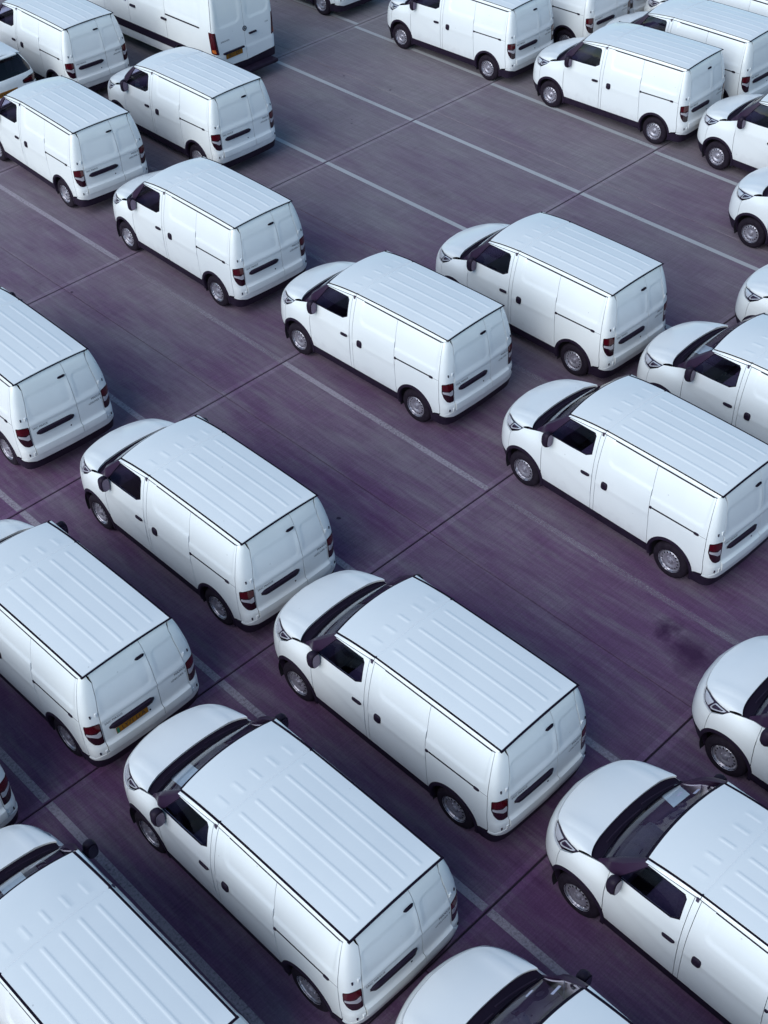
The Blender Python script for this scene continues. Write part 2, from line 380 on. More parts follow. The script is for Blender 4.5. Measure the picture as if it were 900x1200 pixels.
def paint_line_mat(name, cov, lo=.28, hi=.80, col=(.40, .35, .41)):
    m, nt, b = new_mat(name); N, L = nt.nodes, nt.links
    geo = N.new('ShaderNodeNewGeometry')
    n1 = N.new('ShaderNodeTexNoise'); n1.inputs['Scale'].default_value = 26.0; n1.inputs['Detail'].default_value = 9; n1.inputs['Roughness'].default_value = .72; L.new(geo.outputs['Position'], n1.inputs['Vector'])
    n2 = N.new('ShaderNodeTexNoise'); n2.inputs['Scale'].default_value = .55; n2.inputs['Detail'].default_value = 2; L.new(geo.outputs['Position'], n2.inputs['Vector'])
    ad = N.new('ShaderNodeMath'); ad.operation = 'MULTIPLY_ADD'; L.new(n2.outputs['Fac'], ad.inputs[0]); ad.inputs[1].default_value = .55; L.new(n1.outputs['Fac'], ad.inputs[2])
    r = N.new('ShaderNodeMapRange'); r.inputs['From Min'].default_value = .72 - cov; r.inputs['From Max'].default_value = 1.05 - cov; r.inputs['To Min'].default_value = lo; r.inputs['To Max'].default_value = hi; L.new(ad.outputs[0], r.inputs['Value'])
    b.inputs['Base Color'].default_value = (*col, 1); b.inputs['Roughness'].default_value = .8; b.inputs['Specular IOR Level'].default_value = .1
    tr = N.new('ShaderNodeBsdfTransparent'); mx = N.new('ShaderNodeMixShader')
    L.new(r.outputs[0], mx.inputs[0]); L.new(tr.outputs[0], mx.inputs[1]); L.new(b.outputs[0], mx.inputs[2]); L.new(mx.outputs[0], N['Material Output'].inputs['Surface'])
    return m
M['line'] = paint_line_mat('worn_line_paint', .20)
M['line_crisp'] = paint_line_mat('line_paint', .30, .5, .92, (.45, .45, .48))
M['line_faded'] = paint_line_mat('faded_line_paint', .04, .12, .66)

gm = mesh_from('ground', [(-600, -600, -.03), (900, -600, -.03), (900, 900, -.03), (-600, 900, -.03)], [(0, 1, 2, 3)], M['joint'], smooth=False)
ground = put('ground', gm); ground['kind'] = 'structure'
SX, SY = 5.26, 5.05; X0, Y0 = .06, 5.30
def slab_mesh(jx, jy):
    hx, hy = SX / 2 - jx, SY / 2 - jy; c = .008; e = .10
    V = []; F = []
    for (dx, z) in ((0, -.028), (0, -c), (c, 0)): V += [(-hx + dx, -hy + dx, z), (hx - dx, -hy + dx, z), (hx - dx, hy - dx, z), (-hx + dx, hy - dx, z)]
    V += [(-hx + c, -hy + e, 0), (hx - c, -hy + e, 0), (hx - c, hy - e, 0), (-hx + c, hy - e, 0)]
    for k in range(2):
        for i in range(4): F.append((4 * k + i, 4 * k + (i + 1) % 4, 4 * k + 4 + (i + 1) % 4, 4 * k + 4 + i))
    fm = [0] * 8
    F += [(8, 9, 13, 12), (14, 10, 11, 15), (12, 13, 14, 15)]; F[-2] = (15, 14, 10, 11); fm += [1, 1, 0]
    return mesh_from('slab', V, F, [M['concrete'], M['edge']], smooth=False, fm=fm)
sm = slab_mesh(.005, .013)
for i in range(-3, 9):
    for j in range(-3, 10):
        # only slabs that the yard shows or that border it
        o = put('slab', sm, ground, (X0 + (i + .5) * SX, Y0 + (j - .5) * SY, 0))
def big_plain(name, x0, y0, x1, y1):
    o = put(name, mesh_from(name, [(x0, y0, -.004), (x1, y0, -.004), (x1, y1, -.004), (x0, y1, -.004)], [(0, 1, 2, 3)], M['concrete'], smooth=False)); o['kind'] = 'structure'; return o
xa, xb, ya, yb = X0 - 3 * SX, X0 + 9 * SX, Y0 - 3.5 * SY - SY * .0, Y0 + 9.5 * SY
ya = Y0 + (-3 - .5 - .5) * SY; yb = Y0 + (9 - .5 + .5) * SY
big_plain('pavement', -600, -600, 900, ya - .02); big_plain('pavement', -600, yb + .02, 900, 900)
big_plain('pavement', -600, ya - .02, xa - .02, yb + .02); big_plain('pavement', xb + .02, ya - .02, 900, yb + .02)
BAYS = [3.54, 6.38, 9.16, 11.96, 14.77, 17.63, 20.42, 23.27, 26.05]
for bi, bx in enumerate(BAYS):
    for j in range(0, 6):
        y0, y1 = Y0 + (j - 1) * SY + .03, Y0 + j * SY - .03
        w = .058 if bi >= 5 else .055
        faded = (bi == 3 and j in (3, 1)) or (bi == 4)
        me = mesh_from('painted_line', [(-w, y0, .004), (w, y0, .004), (w, y1, .004), (-w, y1, .004)], [(0, 1, 2, 3)], M['line_faded' if faded else ('line_crisp' if bi >= 5 else 'line')], smooth=False)
        o = put('painted_line', me, ground, (bx + (.0 if bi != 7 else (y0 - 20) * .03), 0, 0))

# ------------------------------------------------------------------ the small panel van
w_side = pchip([.15, .3, .45, .75, 1.05, 1.25, 1.45, 1.6, 1.75, 1.80, 1.845], [.845, .865, .88, .89, .886, .868, .828, .79, .738, .713, .672])
w_front = pchip([.15, .3, .5, .75, .92, 1.0, 1.06, 1.12, 1.2, 1.3, 1.9], [.83, .855, .88, .885, .875, .855, .825, .785, .745, .72, .5])
x_rear = pchip([.15, .3, .42, .55, .64, .70, 1.0, 1.3, 1.6, 1.75, 1.80, 1.845], [-.70, -.73, -.755, -.775, -.77, -.745, -.73, -.70, -.645, -.605, -.585, -.562])
x_nose = pchip([.15, .3, .5, .75, .92, 1.0, 1.06, 1.12, 1.9], [3.66, 3.73, 3.785, 3.765, 3.715, 3.668, 3.605, 3.5, 2.4])
VW = Wall(w_side, w_front, x_rear, x_nose, -.45, 2.55, .28, 1.2, .87, (2.4, 2.9))
WB = 2.91; WZ = .316; ARCH = .415; OPEN = .362
def rect_sd(x, z, x0, x1, z0, z1, r):
    cx, cz = (x0 + x1) / 2, (z0 + z1) / 2; qx = np.abs(x - cx) - (x1 - x0) / 2 + r; qz = np.abs(z - cz) - (z1 - z0) / 2 + r
    return np.hypot(np.maximum(qx, 0), np.maximum(qz, 0)) + np.minimum(np.maximum(qx, qz), 0) - r
def recess(d, depth, w): return -depth * sstep(w / 2, -w / 2, d)
def disp_slide(s, z, P):
    return recess(rect_sd(s, z, -1.0, 1.30, 1.405, 2.2, .10), .015, .035) + .006 * np.exp(-((z - .98) / .05) ** 2) 
def disp_quarter(s, z, P):
    return recess(rect_sd(s, z, -.47, 1.5, 1.30, 2.2, .06), .013, .035) * sstep(-.56, -.48, s) 
def disp_door(s, z, P):
    d = z - (.70 + .30 * (s - 1.55)); return .006 * np.exp(-((z - 1.08) / .05) ** 2) + .008 * sstep(-.03, .03, d) * sstep(.5, .1, d) * .6
def disp_rear(s, z, P):
    y = P[:, 1]; d = recess(rect_sd(y, z, -.155, .60, 1.17, 1.585, .07), .007, .028) + recess(rect_sd(y, z, -.665, -.265, 1.17, 1.60, .07), .007, .028)
    return d + .014 * sstep(1.045, 1.075, z) * sstep(1.17, 1.08, z) + .02 * sstep(.685, .655, z)

def build_van(root):
    """all parts of one van under root (local x forward, y left, origin under the rear axle)"""
    both = []
    def pair(name, me, parent_l=None, parent_r=None):
        a = put(name, me, parent_l or root); b = put(name, mirror_mesh(me), parent_r or root); return a, b
    g = .004
    fa, ra = circle(WB, WZ + .02, ARCH, 64), circle(0, WZ + .02, ARCH, 64)
    # front door
    win = [(2.405, 1.335), (2.05, 1.335), (1.72, 1.348), (1.625, 1.405), (1.638, 1.69), (1.668, 1.720), (2.135, 1.716)]
    door = [(1.528, .405), (2.528, .405), (2.545, .9), (2.532, 1.262), (2.425, 1.318)] + [(2.05, 1.320), (1.715, 1.333), (1.608, 1.397), (1.622, 1.695), (1.658, 1.735), (2.15, 1.731), (2.185, 1.733), (1.56, 1.776)]
    dl, dr = pair('front_door', panel('front_door', VW, door, [fa], M['paint'], .04, disp=disp_door))
    wl = panel('window_glass', VW, rounded(win, .03), [], M['glass'], .12, flange=.004, off=-.008)
    pair('window_glass', wl, dl, dr)
    seal = panel('window_seal', VW, [(2.43, 1.312), (2.05, 1.314), (1.713, 1.327), (1.602, 1.393), (1.616, 1.697), (1.655, 1.740), (2.15, 1.736)], [rounded(win, .03)], M['gap'], .06, flange=.01, off=-.003)
    pair('window_seal', seal, dl, dr)
    # fender
    shut = [(3.0, 1.112), (3.085, 1.088)]
    fend = [(2.540, .405), (3.26, .405), (3.26, .905), (3.125, 1.005), (3.085, 1.083), (3.0, 1.106), (2.95, 1.118), (2.83, 1.150), (2.545, 1.256), (2.556, .9)]
    pair('front_fender', panel('front_fender', VW, fend, [fa], M['paint'], .045))
    # black pillar beside the windscreen, on the flank and round to the glass
    pil = [(2.83, 1.157), (2.19, 1.742), (2.155, 1.742), (2.145, 1.722), (2.42, 1.327), (2.54, 1.270)]
    pair('windscreen_pillar', panel('windscreen_pillar', VW, pil, [], M['pillar'], .05, flange=.02, off=.001))
    def Bx(y): a = np.abs(y) / .735; return 2.815 - .075 * a ** 2.2, 1.235 - .04 * a ** 2
    def Fx(y): a = np.abs(y) / .690; return 2.243 - .050 * a ** 2, 1.797 - .047 * a ** 2
    ts = np.linspace(0, 1, 14); rows = []
    for t in ts:
        yb_, yt = .735, .682; bx, bz = Bx(yb_); tx, tz = Fx(yt)
        ge = np.array([bx + (tx - bx) * t + .016 * math.sin(math.pi * t), yb_ + (yt - yb_) * t + .010 * math.sin(math.pi * t), bz + (tz - bz) * t + .022 * math.sin(math.pi * t)])
        zc = 1.157 + (1.742 - 1.157) * t; xc = 2.83 + (2.19 - 2.83) * t
        we = VW.P(xc, zc) + VW.N(np.array(xc), np.array(zc)) * .001
        mid = (ge + we) / 2 + np.array([.012, .0, .012])
        rows.append([ge, mid, we])
    pair('pillar_cover', grid_mesh('pillar_cover', np.array(rows), M['pillar'], flip=True))
    # windscreen
    ny, nt_ = 21, 12; G = np.zeros((nt_, ny, 3))
    for i, t in enumerate(np.linspace(0, 1, nt_)):
        for j, q in enumerate(np.linspace(-1, 1, ny)):
            yb_, yt = .735 * q, .682 * q; bx, bz = Bx(yb_); tx, tz = Fx(yt); s_ = math.sin(math.pi * t)
            G[i, j] = (bx + (tx - bx) * t + .016 * s_, yb_ + (yt - yb_) * t + .010 * s_ * q, bz + (tz - bz) * t + .022 * s_)
    ws = put('windscreen', grid_mesh('windscreen', G, M['screen']), root)
    # dark printed edge of the glass
    Gt = G + np.array([.003, 0, .003])
    fr = np.concatenate([np.stack([Gt[0], Gt[0] * .55 + Gt[1] * .45]), ]); put('glass_border', grid_mesh('glass_border', fr, M['gap']), ws)
    put('glass_border', grid_mesh('glass_border', np.stack([Gt[-1] * .3 + Gt[-2] * .7, Gt[-1]]), M['gap']), ws)
    # bonnet
    ss = np.linspace(3.0, 2 * VW.SF - 3.0, 160); zs_f = pchip([2.9, 3.0, 3.085, 3.34, 3.54, 3.68, 3.9, VW.SF], [1.135, 1.118, 1.096, 1.080, 1.062, 1.032, 1.035, 1.042])
    sm_ = np.where(ss > VW.SF, 2 * VW.SF - ss, ss); E = VW.P(ss, zs_f(sm_)); o_ = np.argsort(E[:, 1]); Ey, Ex, Ez = E[o_, 1], E[o_, 0], E[o_, 2]
    ym = float(np.max(Ey)) - .003
    yl = np.concatenate([np.linspace(-ym, -.60, 11), np.linspace(-.55, .55, 17), np.linspace(.60, ym, 11)])
    G = np.zeros((18, len(yl), 3))
    for j, y in enumerate(yl):
        xe = np.interp(y, Ey, Ex); ze = np.interp(y, Ey, Ez); a = abs(y) / .775; xc = 2.965 - .055 * a ** 2 - .06 * a ** 8; zc = 1.212 - .045 * a ** 2
        for i, u in enumerate(np.linspace(0, 1, 18) ** 1.35):
            x = xe + (xc - xe) * u; z = ze + (zc - ze) * (1 - (1 - u) ** 1.75)
            z += .014 * sstep(.12, .0, abs(a - .70)) * sstep(0, .3, u) * (1 - .4 * u) 
            G[i, j] = (x, y, z)
    nose = G[0].copy(); nose[:, 2] -= .03; nose[:, 0] -= .004; tail = G[-1].copy(); tail[:, 2] -= .045; tail[:, 0] += .003
    put('bonnet', grid_mesh('bonnet', np.concatenate([nose[None], G, tail[None]]), M['paint'], angle=60), root)
    # black cowl between bonnet and glass
    rows = []
    for u in (0, .15, .5, .85, 1):
        r_ = []
        for y in np.linspace(-.765, .765, 25):
            a = abs(y) / .775; xc = 2.965 - .055 * a ** 2 - .06 * a ** 8 + .02; zc = 1.212 - .045 * a ** 2 - .03; bx, bz = Bx(y * .735 / .765); 
            r_.append((xc + (bx - .02 - xc) * u, y + 0 * u, zc + (bz - .012 - zc) * u - .018 * math.sin(math.pi * u)))
        rows.append(r_)
    cw = put('cowl', grid_mesh('cowl', np.array(rows), M['gap']), root)
    for y0, y1 in ((.55, -.05), (-.12, -.66)):
        mb = MB(); p = lambda y, k: (Bx(y)[0] + .045 - .04 * k, y, Bx(y)[1] + .012 + .006 * k)
        mb.tube([p(y0 + (y1 - y0) * k / 6, k / 6) for k in range(7)], .009, 6); put('wiper', mb.mesh('wiper', M['black']), cw)
    # front bumper, lip, grille, headlights
    lamp = [(3.66, 1.015), (3.45, .925), (3.32, .905), (3.135, 1.012), (3.092, 1.077), (3.34, 1.066), (3.54, 1.048)]
    MF = 2 * VW.SF
    def mirp(pl): return [(MF - a, b) for a, b in pl][::-1]
    bump = [(3.268, .415), (3.45, .44), (3.7, .50), (MF - 3.7, .50), (MF - 3.45, .44), (MF - 3.268, .415), (MF - 3.268, .89), (MF - 3.33, .897), (MF - 3.455, .915), (MF - 3.68, 1.010), (VW.SF, 1.03), (3.68, 1.010), (3.455, .915), (3.33, .897), (3.268, .89)]
    gr = rounded([(3.80, .74), (MF - 3.80, .74), (MF - 3.74, .83), (3.74, .83)], .03)
    fb = put('front_bumper', panel('front_bumper', VW, bump, [fa, gr], M['paint'], .05), root)
    put('grille', panel('grille', VW, gr, [], M['black'], .08, off=-.015), fb)
    lip = [(3.268, .20), (MF - 3.268, .20), (MF - 3.268, .405), (MF - 3.45, .43), (MF - 3.7, .49), (3.7, .49), (3.45, .43), (3.268, .405)]
    put('bumper_lip', panel('bumper_lip', VW, lip, [circle(WB, WZ + .02, OPEN)], M['black'], .07, off=.004), fb)
    hl, hr = pair('headlight', panel('headlight', VW, rounded(lamp, .015), [], M['pillar'], .04, off=-.035, flange=0))
    inn = rounded([(3.62, 1.012), (3.46, .945), (3.37, .935), (3.36, 1.035), (3.52, 1.03)], .02); pair('reflector', panel('reflector', VW, inn, [], M['chrome'], .03, off=-.020, flange=.01), hl, hr)
    inn = rounded([(3.34, .945), (3.30, .935), (3.16, 1.015), (3.13, 1.055), (3.33, 1.045)], .02); pair('turn_lamp', panel('turn_lamp', VW, inn, [rounded([(3.325, .965), (3.30, .955), (3.18, 1.022), (3.16, 1.042), (3.32, 1.03)], .015)], M['chrome'], .03, off=-.02, flange=.01), hl, hr)
    pair('lens', panel('lens', VW, rounded(lamp, .015), [], M['lens'], .05, off=-.003, flange=.004), hl, hr)
    # sliding door, side panel, corner, roof rail
    sld = [(.432, .405), (1.458, .405), (1.470, 1.783), (.522, 1.783), (.492, 1.45), (.470, 1.1), (.450, .8)]
    sl, sr = pair('sliding_door', panel('sliding_door', VW, sld, [ra], M['paint'], .026, disp=disp_slide))
    pair('door_post', panel('door_post', VW, [(1.466, .405), (1.520, .405), (1.552, 1.778), (1.478, 1.786)], [], M['paint'], .05))
    qtr = [(-.553, .475), (-.45, .44), (-.40, .405), (.424, .405), (.442, .8), (.462, 1.1), (.484, 1.45), (.514, 1.783), (-.540, 1.783)]
    ql, qr = pair('side_panel', panel('side_panel', VW, qtr, [ra], M['paint'], .026, disp=disp_quarter))
    tl = [(-.822, 1.072), (-.72, 1.088), (-.608, 1.085), (-.606, .93), (-.64, .82), (-.69, .738), (-.75, .705), (-.822, .712)]
    tlr = rounded(tl, .02)
    cor = [(-.562, .478), (-.64, .478), (-.72, .512), (-.826, .525), (-.833, 1.1), (-.830, 1.5), (-.805, 1.70), (-.72, 1.806), (-.64, 1.812), (-.549, 1.790)]
    pair('corner_pillar', panel('corner_pillar', VW, cor, [tlr], M['paint'], .028))
    zl = pchip([-.6, 1.5, 1.6, 2.19], [1.795, 1.793, 1.785, 1.742]); ee = pchip([-.6, 0, 1.5, 1.9, 2.19], [1.846, 1.852, 1.832, 1.798, 1.752])
    def rail(xs, name):
        rows = []
        for x in xs:
            z0 = float(zl(x)); z1 = float(ee(x)) - .004; p0 = VW.P(x, z0); y1 = .694 + .006 * sstep(1.6, 2.19, x)
            rows.append([p0 - np.array([0, .012, -.006]), p0, (x, p0[1] * .45 + y1 * .55 + .006, z0 * .4 + z1 * .6), (x, y1, z1), (x, y1 - .004, z1 - .03)])
        return grid_mesh(name, np.array(rows), M['paint'], flip=True)
    pair('roof_rail', rail(np.linspace(-.545, 1.494, 30), 'roof_rail')); pair('roof_rail', rail(np.linspace(1.502, 2.188, 16), 'roof_rail'))
    pair('rail_seal', panel('rail_seal', VW, [(-.545, 1.772), (1.49, 1.772), (1.49, 1.802), (-.545, 1.802)], [], M['gap'], .1, off=-.008, flange=0))
    def chan(xs, ya, yb2):
        return grid_mesh('drip_channel', np.array([[(x, ya, float(ee(x)) - .003), (x, yb2, float(ee(x)) - .003)] for x in xs]), M['gap'], flip=False)
    pair('drip_channel', chan(np.linspace(-.575, 1.52, 20), .664, .700)); pair('drip_channel', chan(np.linspace(1.5, 2.19, 12), .676, .705))
    # roof with pressed ribs
    ribs = (-.46, -.23, 0, .23, .46); yy = [-.672, -.655, -.62, -.58]
    for r_ in ribs: yy += [r_ + d for d in (-.09, -.045, -.030, -.022, -.014, 0, .014, .022, .030, .045, .09)]
    yy += [.58, .62, .655, .672]; yy = np.array(sorted(set(np.round(yy, 4))))
    xx = np.array(sorted(set(np.round(list(np.linspace(-.556, -.44, 9)) + list(np.linspace(-.40, 1.25, 14)) + list(np.linspace(1.28, 1.60, 24)) + list(np.linspace(1.62, 1.86, 14)) + list(np.linspace(1.9, 2.243, 10)), 4))))
    X, Y = np.meshgrid(xx, yy, indexing='ij'); fx, fz = Fx(Y)
    Xw = X + np.maximum(0, X - 1.7) / (2.243 - 1.7) * (fx - 2.243)
    crown = .040 * sstep(-.62, -.25, X) * .5 + .022; Z = ee(Xw) + crown * (1 - (Y / .68) ** 2) * (1 + .2 * sstep(1.5, 2.2, X))
    yw = np.where(np.abs(Y) > .6, Y * 1.0, Y)
    for r_ in ribs:
        Z += .0040 * sstep(.030, .010, np.abs(Y - r_)) * sstep(-.485, -.45, X) * sstep(1.425, 1.39, X)
        Z += .005 * sstep(.030, .010, np.abs(Y - r_ * 1.06)) * .75 * sstep(1.575, 1.60, X) * sstep(1.80, 1.76, X)
    Z -= .010 * np.exp(-((X - 1.50) / .012) ** 2)
    G = np.stack([Xw, yw, Z], -1); fe = G[-1].copy(); fe[:, 2] -= .02; fe[:, 0] -= .004; re = G[0].copy(); re[:, 2] -= .02
    G = np.concatenate([re[None], G, fe[None]]); l_ = G[:, :1].copy(); l_[..., 2] -= .02; r_e = G[:, -1:].copy(); r_e[..., 2] -= .02
    put('roof', grid_mesh('roof', np.concatenate([l_, G, r_e], 1), M['paint'], angle=50), root)
    rows = [[(-.552, y, 1.842 + .020 * (1 - (y / .68) ** 2)), (-.585, y, 1.838 + .018 * (1 - (y / .68) ** 2))] for y in np.linspace(-.705, .705, 21)]
    put('roof_seal', grid_mesh('roof_seal', np.array(rows), M['gap'], flip=True), root)
    # rear doors
    MR = 2 * VW.SR; sp = VW.s_at_y(-.205, 1.1)
    def top(s): y = abs(VW.P(s, 1.8)[1]); return 1.828 + .012 * (1 - (y / .68) ** 2)
    lt = [(s_, top(s_)) for s_ in np.linspace(-.80, sp + .004, 10)]
    dleft = [(-.834, .532), (-.841, 1.1), (-.838, 1.5), (-.815, 1.70), (-.77, 1.79), (-.725, 1.818)] + lt[1:] + [(sp + .004, .532)]
    L_ = put('rear_door', panel('rear_door', VW, dleft, [], M['paint'], .026, disp=disp_rear), root)
    rt_ = [(s_, top(s_)) for s_ in np.linspace(sp - .004, MR + .80, 8)]
    dright = [(sp - .004, .532)] + rt_[:-1] + [(MR + .725, 1.818), (MR + .77, 1.79), (MR + .815, 1.70), (MR + .838, 1.5), (MR + .841, 1.1), (MR + .834, .532)]
    R_ = put('rear_door', panel('rear_door', VW, dright, [], M['paint'], .026, disp=disp_rear), root)
    # rear bumper
    bp = [(-.562, .470), (-.64, .470), (-.72, .504), (-.826, .524)] + [(s_, .524) for s_ in np.linspace(-.9, MR + .9, 12)] + [(MR + .826, .524), (MR + .72, .504), (MR + .64, .470), (MR + .562, .470), (MR + .562, .445), (MR + .70, .43), (MR + .80, .40), (-.80, .40), (-.70, .43), (-.562, .445)]
    rb = put('rear_bumper', panel('rear_bumper', VW, bp, [], M['paint'], .05, off=.010), root)
    lp = [(-.40, .24), (MR + .40, .24), (MR + .40, .395), (MR + .56, .436), (MR + .70, .424), (MR + .80, .392), (-.80, .392), (-.70, .424), (-.56, .436), (-.40, .395)]
    put('bumper_lip', panel('bumper_lip', VW, lp, [circle(0, WZ + .02, OPEN), circle(MR, WZ + .02, OPEN)], M['black'], .07, off=.006), rb)
    # tail lights
    tL, tR = pair('tail_light', panel('tail_light', VW, rounded(tl, .022), [], M['darkred'], .03, off=.004, flange=.03))
    up_ = rounded([(-.812, 1.062), (-.72, 1.078), (-.618, 1.075), (-.617, .975), (-.70, .945), (-.812, .955)], .02); pair('red_lens', panel('red_lens', VW, up_, [], M['red'], .03, off=.0075, flange=.006), tL, tR)
    mid = rounded([(-.806, .940), (-.75, .912), (-.70, .930), (-.622, .948), (-.624, .912), (-.70, .880), (-.76, .835), (-.806, .845)], .012); pair('reverse_lamp', panel('reverse_lamp', VW, mid, [], M['clear'], .03, off=.0075, flange=.006), tL, tR)
    # door furniture
    def blob(s0, z0, ls, lz, d, mat, name, tilt=0.):
        n = 16; rings = []
        for k, (f, h) in enumerate(((1.0, 0), (1.0, d * .55), (.86, d * .9), (.5, d), (.02, d))):
            r_ = []
            for i in range(n):
                t = 2 * math.pi * i / n; cx = math.copysign(abs(math.cos(t)) ** .6, math.cos(t)) * ls * f; cz = math.copysign(abs(math.sin(t)) ** .6, math.sin(t)) * lz * f
                a = s0 + cx * math.cos(tilt) - cz * math.sin(tilt); b = z0 + cx * math.sin(tilt) + cz * math.cos(tilt)
                r_.append(VW.P(a, b) + VW.N(np.array(a), np.array(b)) * (h - .004))
            r_.append(r_[0]); rings.append(r_)
        return grid_mesh(name, np.array(rings), mat, flip=False)
    pair('door_handle', blob(1.665, 1.035, .085, .028, .034, M['black'], 'door_handle', -.05), dl, dr)
    pair('door_handle', blob(1.290, 1.005, .058, .068, .034, M['black'], 'door_handle'), sl, sr)
    rl = panel('slide_rail', VW, [(.45, 1.112), (.45, 1.136), (-.375, 1.150), (-.375, 1.128)], [], M['gap'], .08, off=.004, flange=.012)
    pair('slide_rail', rl, ql, qr); pair('rail_stop', blob(-.375, 1.138, .045, .021, .02, M['black'], 'rail_stop'), ql, qr); pair('rail_stop', blob(.44, 1.124, .022, .022, .018, M['black'], 'rail_stop'), ql, qr)
    pair('panel_seam', panel('panel_seam', VW, [(-.42, 1.137), (-.42, 1.140), (-.548, 1.140), (-.548, 1.137)], [], M['ink'], .06, off=.002, flange=.002), ql, qr)
    for zc in (1.23, .50 + .06):
        hb = MB()
        p = VW.P(-.795, zc) + VW.N(np.array(-.795), np.array(zc)) * .004
        hb.box((p[0] - .008, p[1] - .025, p[2] - .030), (p[0] + .022, p[1] + .012, p[2] + .030), .006); pair('door_hinge', hb.mesh('door_hinge', M['paint']))
        hb = MB(); p = VW.P(-.715, zc); hb.box((p[0] - .012, p[1] - .012, p[2] - .022), (p[0] + .012, p[1] + .006, p[2] + .022), .003); pair('hinge_pin', hb.mesh('hinge_pin', M['ink']))
    def rear_pt(y, z, d): s_ = VW.s_at_y(y, z); return VW.P(s_, z) + np.array([-d, 0, 0])
    def bar(y0, y1, zc0, hz0, d, name, mat, n=14):
        rows = []
        for i, y in enumerate(np.linspace(y0, y1, n)):
            e = min(1, (min(i, n - 1 - i) + .45) / 1.6); h = hz0 * e; b = rear_pt(y, zc0, 0)[0]
            rows.append([(b + .01, y, zc0 + h), (b - d * e, y, zc0 + h * .85), (b - d * e, y, zc0 - h * .6), (b - d * .3, y, zc0 - h), (b + .01, y, zc0 - h)])
        return grid_mesh(name, np.array(rows), mat, flip=False)
    put('plate_handle', bar(.585, -.115, .905, .048, .04, 'plate_handle', M['black']), L_)
    put('brake_light', bar(-.02, -.165, 1.640, .018, .026, 'brake_light', M['gap'], 8), L_)
    put('door_lock', blob(VW.s_at_y(-.025, .745), .745, .013, .013, .008, M['black'], 'door_lock'), L_)
    rmap = lambda yc, zc: (lambda x, y: rear_pt(yc - x, zc + y, .004 + float(disp_rear(np.array([0.]), np.array([zc + y]), np.array([[0, yc - x, 0]]))[0])))
    put('lettering', text_mesh('lettering', 'SAIC MAXUS', .050, rmap(.495, 1.005), M['ink'], 1.05, .92), L_)
    put('lettering', text_mesh('lettering', 'MAXUS', .052, rmap(-.575, 1.018), M['ink'], 1.05, 1.05), R_)
    put('lettering', text_mesh('lettering', 'eDELIVER 3', .046, rmap(-.54, .945), M['ink'], 1.05, 1.05), R_)
    # arch trims, sills, liners, underbody
    def ring(cx):
        n = 44; rows = []
        for k in range(n + 1):
            t = R(-16) + R(212) * k / n; row = []
            for (r_, d) in ((ARCH + .004, -.01), (ARCH + .004, .008), (ARCH - .012, .014), (OPEN + .008, .012), (OPEN, .0), (OPEN, -.05)):
                s_, z_ = cx + r_ * math.cos(t), WZ + .02 + r_ * math.sin(t); row.append(VW.P(s_, z_) + VW.N(np.array(s_), np.array(z_)) * d)
            rows.append(row)
        return grid_mesh('arch_trim', np.array(rows), M['black'], flip=True)
    for cx in (0, WB): pair('arch_trim', ring(cx))
    sill = [(.36, .25), (WB - .36, .25), (WB - .39, .398), (.39, .398)]
    pair('sill', panel('sill', VW, sill, [circle(0, WZ + .02, OPEN), circle(WB, WZ + .02, OPEN)], M['black'], .08, off=.002))
    for cx in (0, WB):
        mb = MB(); rings = []
        for y in (.48, .86):
            rings.append([mb.bm.verts.new((cx + .385 * math.cos(R(-25 + 230 * k / 24)), y, WZ + .02 + .385 * math.sin(R(-25 + 230 * k / 24)))) for k in range(25)])
        for k in range(24): mb.bm.faces.new((rings[0][k], rings[0][k + 1], rings[1][k + 1], rings[1][k]))
        mb.bm.faces.new(rings[0]); pair('wheel_liner', mb.mesh('wheel_liner', M['dark']))
    mb = MB(); mb.box((-.66, -.47, .20), (3.45, .47, .44), .02); put('underbody', mb.mesh('underbody', M['chassis']), root)
    mb = MB(); mb.box((.40, -.80, .27), (2.50, .80, .37), .02); put('floor_pan', mb.mesh('floor_pan', M['chassis']), root)
    # wheels
    wm = wheel_meshes(WZ, .185, .196)
    for cx in (0, WB):
        for sy in (1, -1):
            add_wheel(root, wm, cx, sy, .862, WZ)
    # mirrors
    for sy in (1, -1):
        mb = MB()
        prof = [(-.055, .05, .085), (-.045, .085, .115), (-.01, .098, .130), (.035, .094, .124), (.07, .070, .095), (.085, .03, .04)]
        rows = []
        for (dx, hy_, hz_) in prof:
            rows.append([(2.39 + dx, sy * (.955 + hy_ * .80 * math.copysign(abs(math.cos(t)) ** .7, math.cos(t))), 1.300 + hz_ * 1.06 * math.copysign(abs(math.sin(t)) ** .7, math.sin(t)) - .1 * dx) for t in np.linspace(0, 2 * math.pi, 21)])
        wmr = put('wing_mirror', grid_mesh('wing_mirror', np.array(rows), M['black'], flip=(sy < 0), angle=60), root)
        pl = [(2.331, sy * (.955 + .062 * math.copysign(abs(math.cos(t)) ** .7, math.cos(t))), 1.305 + .112 * math.copysign(abs(math.sin(t)) ** .7, math.sin(t))) for t in np.linspace(0, 2 * math.pi, 21)[:-1]]
        put('mirror_glass', mesh_from('mirror_glass', pl, [tuple(range(20))[::sy]], M['mirror'], smooth=False), wmr)
        bk = [(2.337, p[1] + sy * 0 + (p[1] - sy * .955) * .10, p[2] + (p[2] - 1.305) * .06) for p in pl]
        put('mirror_frame', mesh_from('mirror_frame', bk, [tuple(range(20))[::sy]], M['black'], smooth=False), wmr)
        mb.tube([(2.43, sy * .82, 1.28), (2.41, sy * .92, 1.27)], .035, 8); put('mirror_arm', mb.mesh('mirror_arm', M['black']), wmr)
    # cab interior
    rows = []
